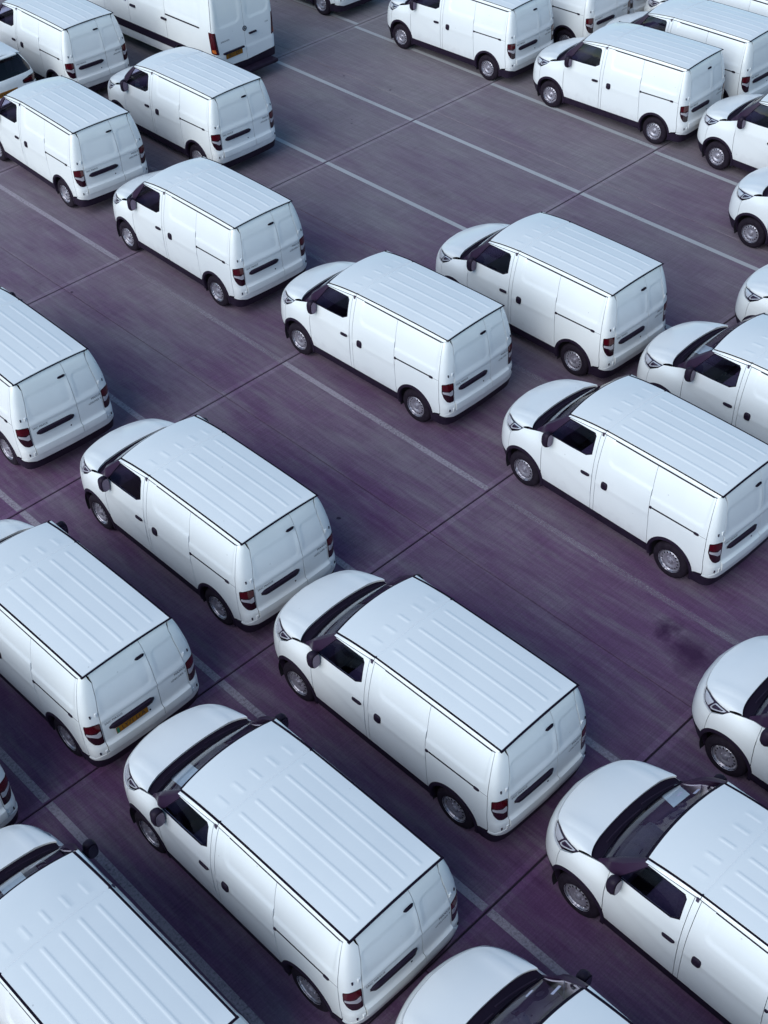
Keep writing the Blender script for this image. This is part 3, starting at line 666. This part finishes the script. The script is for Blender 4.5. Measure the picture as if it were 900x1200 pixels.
    for y in np.linspace(-.735, .735, 15):
        k = 1 - .35 * (abs(y) / .735) ** 4; rows.append([(2.86, y, 1.02), (2.80, y, 1.135 * k + 1.1 * (1 - k)), (2.62, y, 1.150 * k + 1.1 * (1 - k)), (2.47, y, 1.155 * k + 1.1 * (1 - k) + (.03 if y < -.15 and y > -.65 else 0)), (2.40, y, 1.09), (2.42, y, .90), (2.52, y, .55)])
    put('dashboard', grid_mesh('dashboard', np.array(rows), M['dash'], flip=True), root)
    mb = MB(); mb.box((1.50, -.74, .42), (1.535, .74, 1.80)); put('bulkhead', mb.mesh('bulkhead', M['dash']), root)
    mb = MB(); mb.box((1.50, -.80, .40), (2.9, .80, .44)); put('cab_floor', mb.mesh('cab_floor', M['dash']), root)
    for yc, wd, hd in ((-.40, .50, (0,)), (.28, .86, (-.2, .22))):
        mb = MB(); mb.box((1.72, yc - wd / 2, .62), (2.22, yc + wd / 2, .82), .05); mb.box((1.62, yc - wd / 2, .70), (1.78, yc + wd / 2, 1.36), .05, Matrix.Rotation(R(-12), 3, 'Y'), (1.72, yc, .72))
        st = put('seat', mb.mesh('seat', M['seat']), root)
        for h in hd:
            mb = MB(); mb.box((1.555, yc + h - .13, 1.37), (1.64, yc + h + .13, 1.56), .035); put('headrest', mb.mesh('headrest', M['seat']), st)
    mb = MB(); rr = []
    for k in range(29):
        t = 2 * math.pi * k / 28; rr.append((.185 * math.cos(t) * math.sin(R(28)) + 2.30, -.40 + .185 * math.sin(t), 1.07 + .185 * math.cos(t) * math.cos(R(28))))
    mb.tube(rr, .014, 7); mb.box((2.29, -.46, 1.03), (2.33, -.34, 1.11), .015); mb.box((2.30, -.58, 1.055), (2.315, -.22, 1.08), .005); mb.tube([(2.31, -.40, 1.07), (2.46, -.40, 1.0)], .03)
    put('steering_wheel', mb.mesh('steering_wheel', M['black']), root)

def wheel_meshes(rad, wid, rim):
    """tyre / rim / hub cap built at the origin, outer face towards +y at y=0"""
    mb = MB(); h = wid
    mb.lathe([(rim - .012, -.012), (rim + .010, -.002), (rim + .03, .004), (rad - .045, .002), (rad - .018, -.012), (rad - .004, -.032), (rad, -.05), (rad, -h + .05), (rad - .006, -h + .03), (rad - .05, -h), (rim, -h + .01)], 48)
    for rr in (-.07, -.0925, -.115):
        pass
    ty = mb.mesh('tyre', M['tyre'])
    holes = [circle(.142 * math.cos(2 * math.pi * k / 16), .142 * math.sin(2 * math.pi * k / 16), .0135, 8) for k in range(16)]
    bolts = []
    uv, F = tri2d(circle(0, 0, rim, 48), holes, .016)
    r = np.hypot(uv[:, 0], uv[:, 1]); hgt = pchip([0, .035, .05, .075, .10, .120, .150, .165, .178, .186, rim], [-.018, -.018, -.036, -.038, -.022, -.016, -.020, -.042, -.046, -.012, -.002])(r)
    V = np.stack([uv[:, 0], hgt, uv[:, 1]], 1); FF = [tuple(int(i) for i in f) for f in F[:, ::-1]]
    ri = mesh_from('rim', V, FF, M['rim'], angle=60)
    a = ri.polygons[0].normal
    if a.y < 0: ri.flip_normals()
    mb = MB(); rg = mb.lathe([(rim - .005, -.055), (.001, -.055)], 24); bk = mb.mesh('rim_backing', M['dark'])
    mb = MB(); rg = mb.lathe([(.040, -.03), (.040, -.006), (.032, -.001), (.012, 0), (.001, 0)], 24)
    for k in range(5):
        t = 2 * math.pi * k / 5; mb.lathe([(.010, -.04), (.010, -.024), (.001, -.022)], 8, cent=(.062 * math.cos(t), 0, .062 * math.sin(t)))
    cp = mb.mesh('hub_cap', M['rim'])
    return ty, ri, bk, cp
def add_wheel(root, wm, cx, sy, yout, zc):
    w = bpy.data.objects.new('wheel', None); C.objects.link(w); w.parent = root; w.empty_display_size = .1
    w.location = (cx, sy * yout, zc); w.rotation_euler = (0, random.uniform(0, 6), 0 if sy > 0 else math.pi)
    for nm, me in zip(('tyre', 'rim', 'rim_backing', 'hub_cap'), wm): put(nm, me, w)
    return w
def kids(o): return [c for c in bpy.data.objects if c.parent == o]
def copy_tree(src, tree, parent=None):
    c = src.copy(); C.objects.link(c); c.parent = parent
    for ch in tree.get(src.name, []): copy_tree(ch, tree, c)
    return c

VANS = [  # key, x, y of the rear axle, heading offset in degrees, label
 ('A', 7.83, 6.42, .3, 'white van parked whole in view left of the dark oil stain'),
 ('B', 13.22, 7.12, -1.4, 'white van at right just above the dark oil stain, both left wheels in view'),
 ('C', 4.97, 5.93, .5, 'white van at the bottom, left of centre, with paper behind its windscreen'),
 ('D', 13.27, 12.47, 1.2, 'white van at the centre of the upper half, between two painted bay lines'),
 ('E', 16.12, 11.36, -.4, 'white van parked close beside the central van, which hides its front wheel'),
 ('F', 13.18, 17.69, -.6, 'white van left of centre, parked nose to tail in front of the central van'),
 ('5', 16.28, 22.2, -.2, 'white van just in front of the tail of the tall long van'),
 ('4', 13.34, 23.02, -2.7, 'white van near the left edge parked directly behind the white car'),
 ('1', 16.23, 27.64, -1.3, 'white van in the top left corner between car and tall long van'),
 ('9', 24.05, 20.65, 1.7, 'white van at the top edge, roof cut off, both left wheels in view'),
 ('11', 24.1, 15.68, 2.9, 'white van at upper right, whole in view, beside open concrete'),
 ('27', 7.95, 11.21, .2, 'white van left of centre, whole in view, beside the van with the yellow plate'),
 ('28', 7.77, 16.53, -1.1, 'white van at the left edge, mid height, tail in view, nose cut off'),
 ('26', 5.07, 10.81, .9, 'white van at the left edge with a yellow number plate on its rear door'),
 ('24', 2.28, 6.11, .8, 'white van in the bottom left corner, seen mostly as a large ribbed roof'),
 ('21', 7.9, 1.63, -1.0, 'white van at the bottom right with paper behind its windscreen'),
 ('20', 10.79, 1.58, -.5, 'white van at the right edge below the dark oil stain, nose in view'),
 ('16', 18.94, 6.5, 0, 'white van at the right edge showing only bonnet corner and headlight'),
 ('14', 24.07, 11.01, .1, 'white van at the right edge, uppermost of those showing a front wheel'),
 ('15', 21.85, 8.65, .1, 'white van at the right edge, only headlight and front wheel in view'),
 ('17', 16.11, 6.56, -.3, 'white van at the right edge with pale paper behind its windscreen'),
 ('22', 4.94, 1.18, 0, 'white van at the bottom edge right of centre, bonnet and windscreen in view'),
 ('10', 26.5, 20.21, 0, 'white van at the top edge whose tail shows between two other vans'),
 ('12', 26.26, 15.52, .8, 'white van at top right, second from the open concrete, long roof in view'),
 ('25', 2.27, 10.89, 0, 'white van of which only the right tail corner shows at the left edge'),
 ('29', 24.07, 26.7, 0, 'white van cut by the top edge, only a rear wheel and bumper corner in view'),
 ('13a', 28.40, 20.45, 0, 'white van at the top edge of which only the low tail corner shows'),
 ('13b', 28.46, 15.86, 0, 'farthest white van at the top right corner, a strip of its flank in view'),
]
GROUP = 'white panel vans parked in rows'
van = {}
k0, x0, y0, a0, l0 = VANS[0]
proto = thing('panel_van', l0, 'van', (x0, y0, 0), R(90 + a0), GROUP); build_van(proto); van['A'] = proto
tree = {}
for o in list(bpy.data.objects):
    if o.parent is not None: tree.setdefault(o.parent.name, []).append(o)
for k, x, y, a, lab in VANS[1:]:
    c = copy_tree(proto, tree); c.location = (x, y, 0); c.rotation_euler = (0, 0, R(90 + a)); c['label'] = lab; van[k] = c
    for w in c.children:
        if w.name.startswith('wheel') and w.type == 'EMPTY': w.rotation_euler[1] = random.uniform(0, 6)
def sub(v, base): return [o for o in van[v].children if o.name.split('.')[0] == base]

def plate(parent, cx, cy, cz, w, h, text, tilt, ev=False, nx=-1, size=.085):
    """number plate facing backwards (-x local) at cx,cy,cz"""
    mb = MB(); mb.box((cx - .008, cy - w / 2, cz - h / 2), (cx, cy + w / 2, cz + h / 2), .003, Matrix.Rotation(tilt, 3, 'Y'), (cx, cy, cz))
    p = put('number_plate', mb.mesh('number_plate', M['yellow']), parent)
    def mp(x, y, d=.0105):
        v = Vector((-d, 0, y)); v.rotate(Matrix.Rotation(tilt, 3, 'Y').to_euler()); return (cx + v.x, cy - x, cz + v.z)
    off = .02 if ev else 0
    put('plate_lettering', text_mesh('plate_lettering', text, size, lambda x, y: mp(x + off, y), M['platetext'], 1.0, .92), p)
    if ev:
        q = [mp(-w / 2 + a, b) for a, b in ((.004, -h / 2 + .004), (.045, -h / 2 + .004), (.045, h / 2 - .004), (.004, h / 2 - .004))]
        put('plate_band', mesh_from('plate_band', q, [(0, 1, 2, 3)], M['green'], smooth=False), p)
    return p
ld = max(sub('26', 'rear_door'), key=lambda o: sum(v.co.y for v in o.data.vertices) / len(o.data.vertices))
plate(ld, -.752, .265, .810, .50, .105, 'LY71 LLA', R(4), ev=True, size=.10)
# stickers behind a few windscreens
def sticker(v, u, q, w, h):
    ws = sub(v, 'windscreen')[0]
    bx, by, bz = 2.78 + (2.235 - 2.78) * u, q * (.73 - .05 * u), 1.22 + (1.77 - 1.22) * u
    dx, dz = -.70, .71
    me = mesh_from('sticker', [(bx + dx * a * h - .012, by + b * w, bz + dz * a * h) for a, b in ((0, -.5), (0, .5), (1, .5), (1, -.5))], [(0, 1, 2, 3)], M['sticker'], smooth=False)
    put('sticker', me, ws)
for v, u, q, w, h in (('21', .30, -.62, .09, .05), ('21', .62, -.70, .09, .05), ('22', .12, -.62, .10, .035), ('22', .55, -.80, .13, .05), ('24', .22, -.55, .15, .03), ('C', .20, -.80, .08, .03), ('B', .35, -.72, .07, .05), ('17', .5, -.75, .08, .04)): sticker(v, u, q, w, h)
def sheet(v, pts, label):
    o = van[v]; mw = Matrix.Translation(o.location) @ Matrix.Rotation(o.rotation_euler[2], 4, 'Z')
    c = mw @ Vector((sum(p[0] for p in pts) / 4, sum(p[1] for p in pts) / 4, 1.168))
    V = []
    for (px, py) in pts:
        V.append(mw @ Vector((px, py, 1.164 + (.012 if px > 2.7 else 0))) - c)
    V += [p + Vector((0, 0, .0012)) for p in V]
    F = [(3, 2, 1, 0), (4, 5, 6, 7)] + [(i, (i + 1) % 4, 4 + (i + 1) % 4, 4 + i) for i in range(4)]
    s_ = put('paper_sheet', mesh_from('paper_sheet', V, F, M['paper'], smooth=False), None, c); tag(s_, label, 'paper', 'papers left on dashboards')
sheet('21', [(2.80, -.42), (2.78, -.69), (2.58, -.68), (2.60, -.40)], 'pale paper on the dashboard of the bottom right van')
sheet('C', [(2.80, .47), (2.80, .17), (2.60, .15), (2.60, .45)], 'pale paper on the dashboard of the bottom van left of centre')
sheet('17', [(2.80, .26), (2.80, -.03), (2.60, -.06), (2.60, .22)], 'pale paper on the dashboard of the right edge van above the oil stain')
sheet('24', [(2.80, .03), (2.80, -.26), (2.60, -.26), (2.60, .04)], 'pale paper on the dashboard of the bottom left corner van')

# ------------------------------------------------------------------ the tall long van
def build_tall():
    ws_ = pchip([.2, .45, .65, .84, 1.2, 1.5, 1.9, 2.3, 2.5, 2.6], [.93, .955, .965, .975, .98, .975, .945, .90, .85, .78])
    wf_ = pchip([.2, .5, 1.0, 1.3, 1.8, 2.3, 2.6], [.90, .95, .94, .88, .80, .74, .6])
    xr_ = pchip([.2, .45, .6, 1.2, 1.8, 2.3, 2.5, 2.6], [-1.26, -1.30, -1.29, -1.275, -1.255, -1.21, -1.17, -1.10])
    xn_ = pchip([.2, .4, .8, 1.05, 1.2, 1.32, 1.8, 2.2, 2.45, 2.6], [4.60, 4.68, 4.70, 4.60, 4.28, 3.98, 3.52, 3.08, 2.7, 2.2])
    rp = np.array([(0, 1), (.3, .998), (.6, .99), (.8, .975), (.91, .945), (.955, .90), (.975, .82), (.985, .6), (.995, .3), (1, 0)], float)
    W = Wall(ws_, wf_, xr_, xn_, -.95, 3.0, .33, 1.65, .97, (2.7, 3.6), rp=rp)
    t = thing('long_van', 'tall long white van with red upright tail lights at the top left', 'van', (19.25, 26.36, 0), R(91.2))
    def pair(name, me, a=None, b=None): return put(name, me, a or t), put(name, mirror_mesh(me), b or t)
    wz = .34; wb = 3.66
    fa, ra = circle(wb, wz + .03, .44, 48), circle(0, wz + .03, .44, 48)
    MR, MF = 2 * W.SR, 2 * W.SF
    rec = lambda s, z, P: recess(rect_sd(s, z, -.80, .50, 1.56, 2.42, .08), .012, .05) + recess(rect_sd(s, z, .62, 2.0, 1.56, 2.42, .08), .012, .05)
    sq = [(-1.165, .655), (-1.165, .64), (-.44, .64), (.545, .64), (.545, 2.50), (-1.10, 2.50), (-1.165, 1.43), (-1.10, 1.42), (-1.09, .94), (-1.165, .90)]
    sl = [(-1.19, .60), (.545, .60), (.545, 2.50), (-1.19, 2.50)]
    tlp = rounded([(-1.115, 1.44), (-1.300, 1.42), (-1.350, .88), (-1.150, .93)], .02)
    ql, qr = pair('side_panel', panel('side_panel', W, [(-1.195, .655), (.545, .655), (.545, 2.52), (-1.195, 2.52)], [tlp, ra], M['paint'], .05, disp=rec))
    dl, dr = pair('sliding_door', panel('sliding_door', W, [(.555, .655), (2.05, .655), (2.05, 2.52), (.555, 2.52)], [], M['paint'], .05, disp=rec))
    win = rounded([(2.12, 1.36), (2.95, 1.36), (3.05, 1.48), (2.62, 2.10), (2.12, 2.10)], .05)
    fl, frr = pair('front_door', panel('front_door', W, [(2.06, .655), (3.16, .655), (3.16, 1.36), (2.65, 2.2), (2.62, 2.52), (2.06, 2.52)], [win, fa], M['paint'], .07))
    pair('window_glass', panel('window_glass', W, win, [], M['glass'], .15, off=-.01, flange=.004), fl, frr)
    pair('front_fender', panel('front_fender', W, [(3.17, .655), (3.17, 1.34), (3.6, 1.22), (W.SF - .55, 1.04), (W.SF - .55, .655)], [fa], M['paint'], .07))
    pair('headlight', panel('headlight', W, rounded([(W.SF - .54, .82), (W.SF - .54, 1.02), (W.SF - .34, 1.02), (W.SF - .40, .82)], .02), [], M['clear'], .07))
    put('front_bumper', panel('front_bumper', W, [(3.6, .30), (MF - 3.6, .30), (MF - 3.6, .645), (3.6, .645)], [fa, [(MF - a, b) for a, b in fa]], M['black'], .09), t)
    put('grille', panel('grille', W, [(W.SF - .33, .66), (W.SF + .33, .66), (W.SF + .33, 1.02), (W.SF - .33, 1.02)], [], M['black'], .08), t)
    put('bonnet', panel('bonnet', W, [(3.62, 1.23), (W.SF - .54, 1.05), (W.SF + .54, 1.05), (MF - 3.62, 1.23), (MF - 3.2, 1.34), (3.2, 1.34)], [], M['paint'], .08), t)
    put('windscreen', panel('windscreen', W, [(3.22, 1.36), (MF - 3.22, 1.36), (MF - 2.72, 2.2), (2.72, 2.2)], [], M['screen'], .12, flange=.01), t)
    # lower flank: dark cladding strip and white sill
    pair('side_cladding', panel('side_cladding', W, [(-.9, .652), (3.4, .652), (3.4, .845), (-.9, .845)], [ra, fa], M['black'], .1, off=.018))
    pair('sill', panel('sill', W, [(-1.19, .43), (3.2, .43), (3.2, .648), (-1.19, .648)], [ra, fa], M['paint'], .1, off=.004))
    rl = panel('slide_rail', W, [(.53, 1.445), (.53, 1.475), (-.78, 1.475), (-.78, 1.445)], [], M['gap'], .1, off=.012, flange=.02); pair('slide_rail', rl, ql, qr)
    for (s_, z_, a_, b_) in ((.60, 1.33, .10, .025), (1.86, 1.33, .10, .028)):
        mb = MB(); p = W.P(s_, z_); mb.box((s_ - a_, p[1] - .01, z_ - b_), (s_ + a_, p[1] + .04, z_ + b_), .012); pair('door_handle', mb.mesh('door_handle', M['black']), dl if s_ > 1 else dl, dr)
    # tail
    tL, tR = pair('tail_light', panel('tail_light', W, tlp, [], M['red'], .04, off=.008))
    pair('indicator_lens', panel('indicator_lens', W, rounded([(-1.18, 1.02), (-1.265, 1.02), (-1.28, .925), (-1.185, .955)], .01), [], M['orange'], .04, off=.011, flange=.004), tL, tR)
    pair('dark_lens', panel('dark_lens', W, rounded([(-1.255, 1.40), (-1.292, 1.39), (-1.338, .92), (-1.300, .95)], .008), [], M['darkred'], .04, off=.0105, flange=.004), tL, tR)
    ed = -1.215
    drec = lambda s, z, P: recess(rect_sd(np.abs(P[:, 1]), z, .12, .80, 1.50, 2.30, .14), .012, .05) + .012 * sstep(.86, .82, z)
    lh = [(ed, .56), (W.SR + .004, .52), (W.SR + .004, 2.50), (ed, 2.50)]
    L_ = put('rear_door', panel('rear_door', W, lh, [tlp], M['paint'], .035, disp=drec), t)
    R_ = put('rear_door', panel('rear_door', W, [(MR - a + 0, b) for a, b in lh][::-1], [[(MR - a, b) for a, b in tlp]], M['paint'], .035, disp=drec), t)
    rb = put('rear_bumper', panel('rear_bumper', W, [(-.95, .36), (MR + .95, .36), (MR + .95, .60), (MR - ed, .60), (MR - ed - .1, .55), (W.SR, .51), (ed - .1, .55), (ed, .60), (-.95, .60)], [], M['black'], .08, off=.02), t)
    mb = MB(); mb.box((-1.55, -.78, .27), (-1.25, .80, .36), .03); put('rear_step', mb.mesh('rear_step', M['black']), rb)
    pt = lambda y, z, d: W.P(W.s_at_y(y, z), z) + np.array([-d, 0, 0])
    mb = MB(); p = pt(.40, .85, 0); mb.box((p[0] - .05, .07, .845), (p[0] + .02, .72, .885), .015); put('plate_lamp_bar', mb.mesh('plate_lamp_bar', M['black']), L_)
    plate(L_, float(pt(.4, .77, 0)[0]) - .016, .395, .775, .52, .112, 'BK21 AXF', R(2), size=.10)
    mb = MB(); p = pt(-.2, 1.12, 0); mb.box((p[0] - .045, -.36, 1.10), (p[0] + .01, -.13, 1.14), .014); put('door_handle', mb.mesh('door_handle', M['black']), R_)
    mb = MB(); bx = float(pt(0, 1.28, 0)[0]) - .012
    mb.lathe([(.060, .012), (.060, -.004), (.052, -.010), (.046, -.004), (.044, .004)], 28, 'x', (bx, -.01, 1.28))
    for k in range(3):
        a = math.pi / 2 + k * 2 * math.pi / 3; e = Vector((bx - .004, -.01 + .047 * math.cos(a), 1.28 + .047 * math.sin(a))); c = Vector((bx - .008, -.01, 1.28)); n = Vector((0, -math.sin(a), math.cos(a))) * .012
        vs = [mb.bm.verts.new(q) for q in (c + n, e, c - n)]; mb.bm.faces.new(vs)
    put('badge', mb.mesh('badge', M['ink']), L_)
    rm = lambda yc, zc: (lambda x, y: pt(yc - x, zc + y, .004))
    put('lettering', text_mesh('lettering', 'SPRINTER', .055, rm(.62, 1.15), M['ink'], 1.05, 1.1), L_); put('lettering', text_mesh('lettering', 'CDI', .05, rm(-.72, 1.24), M['ink'], 1.05, 1.2), R_)
    # roof
    xx = np.linspace(-1.12, 2.60, 50); yy = np.linspace(-.82, .82, 41); X, Y = np.meshgrid(xx, yy, indexing='ij')
    Z = 2.50 + .09 * (1 - (Y / .86) ** 4) + .0 * X
    for r_ in np.linspace(-.6, .6, 7): Z += .012 * sstep(.05, .02, np.abs(Y - r_)) * sstep(-1.05, -.98, X) * sstep(2.1, 2.0, X)
    Z -= .12 * sstep(2.2, 2.65, X)
    G = np.stack([X, Y, Z], -1); lo = G[:, :1] * 1.; lo[..., 1] -= .05; lo[..., 2] = 2.49; hi = G[:, -1:] * 1.; hi[..., 1] += .05; hi[..., 2] = 2.49
    G = np.concatenate([lo, G, hi], 1); a = G[:1] * 1.; a[..., 2] = 2.46; a[..., 0] -= .05; b = G[-1:] * 1.; b[..., 2] -= .25; b[..., 0] += .08
    put('roof', grid_mesh('roof', np.concatenate([a, G, b]), M['paint']), t)
    mb = MB(); mb.box((-1.1, -.6, .30), (4.2, .6, .60), .03); put('underbody', mb.mesh('underbody', M['chassis']), t)
    mb = MB(); mb.box((2.0, -.85, .6), (2.05, .85, 2.3)); put('bulkhead', mb.mesh('bulkhead', M['dash']), t)
    mb = MB(); mb.box((3.3, -.8, .8), (3.8, .8, 1.30), .05); put('dashboard', mb.mesh('dashboard', M['dash']), t)
    for cx in (0, wb):
        mb = MB(); rr = []
        for y in (.52, .945): rr.append([mb.bm.verts.new((cx + .45 * math.cos(R(-20 + 220 * k / 20)), y, wz + .03 + .45 * math.sin(R(-20 + 220 * k / 20)))) for k in range(21)])
        for k in range(20): mb.bm.faces.new((rr[0][k], rr[0][k + 1], rr[1][k + 1], rr[1][k]))
        mb.bm.faces.new(rr[0]); pair('wheel_liner', mb.mesh('wheel_liner', M['dark']))
    wm = wheel_meshes(.34, .225, .205)
    for cx in (0, wb):
        for sy in (1, -1): add_wheel(t, wm, cx, sy, .935, .34)
    for sy in (1, -1):
        mb = MB(); mb.box((2.95, min(sy * 1.02, sy * 1.22), 1.38), (3.08, max(sy * 1.02, sy * 1.22), 1.78), .04); mb.tube([(3.05, sy * .88, 1.42), (3.03, sy * 1.06, 1.45)], .04)
        put('wing_mirror', mb.mesh('wing_mirror', M['black']), t)
build_tall()

# ------------------------------------------------------------------ the white car in front of a van
def build_car():
    ws_ = pchip([.2, .35, .6, .85, 1.0, 1.1, 1.3, 1.45, 1.52, 1.6], [.84, .87, .895, .90, .885, .86, .78, .70, .64, .50])
    wf_ = pchip([.2, .4, .7, .9, 1.0, 1.1, 1.3, 1.5], [.80, .85, .875, .85, .80, .74, .68, .6])
    xr_ = pchip([.2, .35, .55, .70, .85, 1.0, 1.1, 1.3, 1.45, 1.52, 1.6], [-.78, -.86, -.90, -.89, -.86, -.845, -.80, -.66, -.50, -.42, -.30])
    xn_ = pchip([.2, .4, .65, .85, .95, 1.0, 1.06, 1.1, 1.3, 1.45, 1.52, 1.6], [3.38, 3.48, 3.50, 3.42, 3.22, 2.85, 2.35, 2.1, 1.75, 1.42, 1.15, .8])
    W = Wall(ws_, wf_, xr_, xn_, -.35, 2.0, .52, 1.45, .88, (1.3, 2.3))
    t = thing('hatchback_car', 'white car with dark rear window at the left edge, ahead of a van', 'car', (13.86, 28.14, 0), R(90))
    def pair(name, me, a=None, b=None): return put(name, me, a or t), put(name, mirror_mesh(me), b or t)
    wz, wb = .33, 2.64; MR, MF = 2 * W.SR, 2 * W.SF
    fa, ra = circle(wb, wz + .02, .40, 40), circle(0, wz + .02, .40, 40)
    lam = rounded([(-.62, .99), (-.66, .86), (-.90, .83), (-1.16, .87), (-1.16, .95), (-.95, 1.00)], .02)
    lamr = [(MR - a, b) for a, b in lam]
    sw1 = rounded([(-.28, 1.14), (.78, 1.10), (.78, 1.43), (.05, 1.43)], .04); sw2 = rounded([(.86, 1.10), (1.95, 1.08), (1.35, 1.43), (.86, 1.43)], .04)
    ql, qr = pair('rear_quarter', panel('rear_quarter', W, [(-.86, .36), (.28, .36), (.38, .7), (.30, 1.09), (-.30, 1.12), (.03, 1.45), (-.30, 1.45), (-.86, 1.02)], [ra, lam], M['paint'], .05))
    dl, dr = pair('rear_door', panel('rear_door', W, [(.29, .36), (.39, .7), (.31, 1.09), (-.28, 1.125), (.03, 1.45), (.82, 1.45), (.82, .36)], [ra, sw1], M['paint'], .05))
    fl, frd = pair('front_door', panel('front_door', W, [(.83, .36), (.83, 1.45), (1.38, 1.45), (2.02, 1.06), (2.05, .36)], [sw2, fa], M['paint'], .06))
    pair('window_glass', panel('window_glass', W, sw1, [], M['privacy'], .15, off=-.008, flange=.004), dl, dr); pair('window_glass', panel('window_glass', W, sw2, [], M['privacy'], .15, off=-.008, flange=.004), fl, frd)
    for s_, a, b in ((.48, dl, dr), (1.02, fl, frd)):
        mb = MB(); p = W.P(s_, .93); mb.box((s_ - .09, p[1] - .01, .915), (s_ + .09, p[1] + .03, .945), .01); pair('door_handle', mb.mesh('door_handle', M['paint']), a, b)
    pair('front_fender', panel('front_fender', W, [(2.06, .36), (2.04, 1.05), (2.4, .99), (W.SF - .6, .93), (W.SF - .6, .36)], [fa], M['paint'], .06))
    put('front_bumper', panel('front_bumper', W, [(W.SF - .595, .26), (W.SF + .595, .26), (W.SF + .595, .80), (W.SF - .595, .80)], [rounded([(W.SF - .4, .35), (W.SF + .4, .35), (W.SF + .4, .6), (W.SF - .4, .6)], .04)], M['paint'], .07), t)
    put('grille', panel('grille', W, rounded([(W.SF - .4, .35), (W.SF + .4, .35), (W.SF + .4, .6), (W.SF - .4, .6)], .04), [], M['black'], .08, off=-.01), t)
    pair('headlight', panel('headlight', W, rounded([(W.SF - .595, .81), (W.SF - .25, .81), (W.SF - .3, .90), (W.SF - .595, .93)], .02), [], M['clear'], .06))
    put('bonnet', panel('bonnet', W, [(W.SF - .595, .94), (W.SF - .25, .91), (W.SF + .25, .91), (W.SF + .595, .94), (MF - 2.1, 1.055), (2.1, 1.055)], [], M['paint'], .06), t)
    put('windscreen', panel('windscreen', W, [(2.08, 1.07), (MF - 2.08, 1.07), (MF - 1.62, 1.46), (1.62, 1.46)], [], M['screen'], .1, flange=.01), t)
    # tailgate with rear window, spoiler, plate
    rw = rounded([(-.70, 1.085), (-.76, 1.44), (MR + .76, 1.44), (MR + .70, 1.085)], .03)
    lamh = lam
    tg = put('tailgate', panel('tailgate', W, [(-.87, .66), (MR + .87, .66), (MR + .87, 1.03), (MR + .66, 1.06), (MR + .70, 1.46), (-.70, 1.46), (-.66, 1.06), (-.87, 1.03)], [lam, lamr, rw], M['paint'], .05), t)
    put('rear_window', panel('rear_window', W, rw, [], M['privacy'], .1, off=-.006, flange=.004), tg)
    tl = put('tail_light', panel('tail_light', W, lam, [], M['darkred'], .04, off=.006), t); tr = put('tail_light', mirror_mesh(tl.data), t)
    st = panel('red_lens', W, rounded([(-.68, .965), (-.70, .93), (-.92, .90), (-1.12, .91), (-1.12, .935), (-.92, .965)], .01), [], M['red'], .04, off=.009, flange=.004); put('red_lens', st, tl); put('red_lens', mirror_mesh(st), tr)
    rb = put('rear_bumper', panel('rear_bumper', W, [(-.87, .36), (MR + .87, .36), (MR + .87, .65), (-.87, .65)], [], M['paint'], .06, off=.015), t)
    put('bumper_lip', panel('bumper_lip', W, [(-.5, .22), (MR + .5, .22), (MR + .5, .355), (-.5, .355)], [ra, [(MR - a, b) for a, b in ra]], M['black'], .08, off=.006), t)
    plate(tg, float(W.P(W.SR, .80)[0]) - .008, 0, .80, .52, .112, 'WX20 EWH', R(6), size=.10)
    pair('sill', panel('sill', W, [(.36, .20), (2.3, .20), (2.3, .355), (.36, .355)], [ra, fa], M['black'], .1))
    xx = np.linspace(-.52, 1.36, 20); yy = np.linspace(-.69, .69, 21); X, Y = np.meshgrid(xx, yy, indexing='ij')
    Z = 1.46 + .10 * (1 - (Y / .76) ** 2) * (1 - .35 * ((X - .4) / .95) ** 2) + .01 * (1 - ((X - .4) / .95) ** 2)
    put('roof', grid_mesh('roof', np.stack([X, Y, Z], -1), M['paint']), t)
    mb = MB(); mb.box((-.62, -.55, 1.47), (-.40, .55, 1.51), .015); put('roof_spoiler', mb.mesh('roof_spoiler', M['paint']), t)
    mb = MB(); mb.box((-.7, -.60, .2), (3.2, .60, .45), .02); put('underbody', mb.mesh('underbody', M['chassis']), t)
    mb = MB(); mb.box((-.3, -.62, .42), (2.0, .62, .75), .04); put('cabin_floor', mb.mesh('cabin_floor', M['dash']), t)
    for yc in (-.36, .36):
        for xc in (.2, 1.05):
            mb = MB(); mb.box((xc - .08, yc - .24, .6), (xc + .08, yc + .24, 1.22), .05); put('seat', mb.mesh('seat', M['seat']), t)
    for cx in (0, wb):
        mb = MB(); rr = []
        for y in (.5, .86): rr.append([mb.bm.verts.new((cx + .41 * math.cos(R(-20 + 220 * k / 20)), y, wz + .02 + .41 * math.sin(R(-20 + 220 * k / 20)))) for k in range(21)])
        for k in range(20): mb.bm.faces.new((rr[0][k], rr[0][k + 1], rr[1][k + 1], rr[1][k]))
        mb.bm.faces.new(rr[0]); pair('wheel_liner', mb.mesh('wheel_liner', M['dark']))
    wm = wheel_meshes(.33, .21, .215)
    for cx in (0, wb):
        for sy in (1, -1): add_wheel(t, wm, cx, sy, .875, .33)
    for sy in (1, -1):
        mb = MB(); mb.box((1.72, min(sy * .93, sy * 1.06), 1.06), (1.85, max(sy * .93, sy * 1.06), 1.20), .035); mb.tube([(1.82, sy * .80, 1.08), (1.80, sy * .95, 1.10)], .03)
        put('wing_mirror', mb.mesh('wing_mirror', M['paint']), t)
build_car()
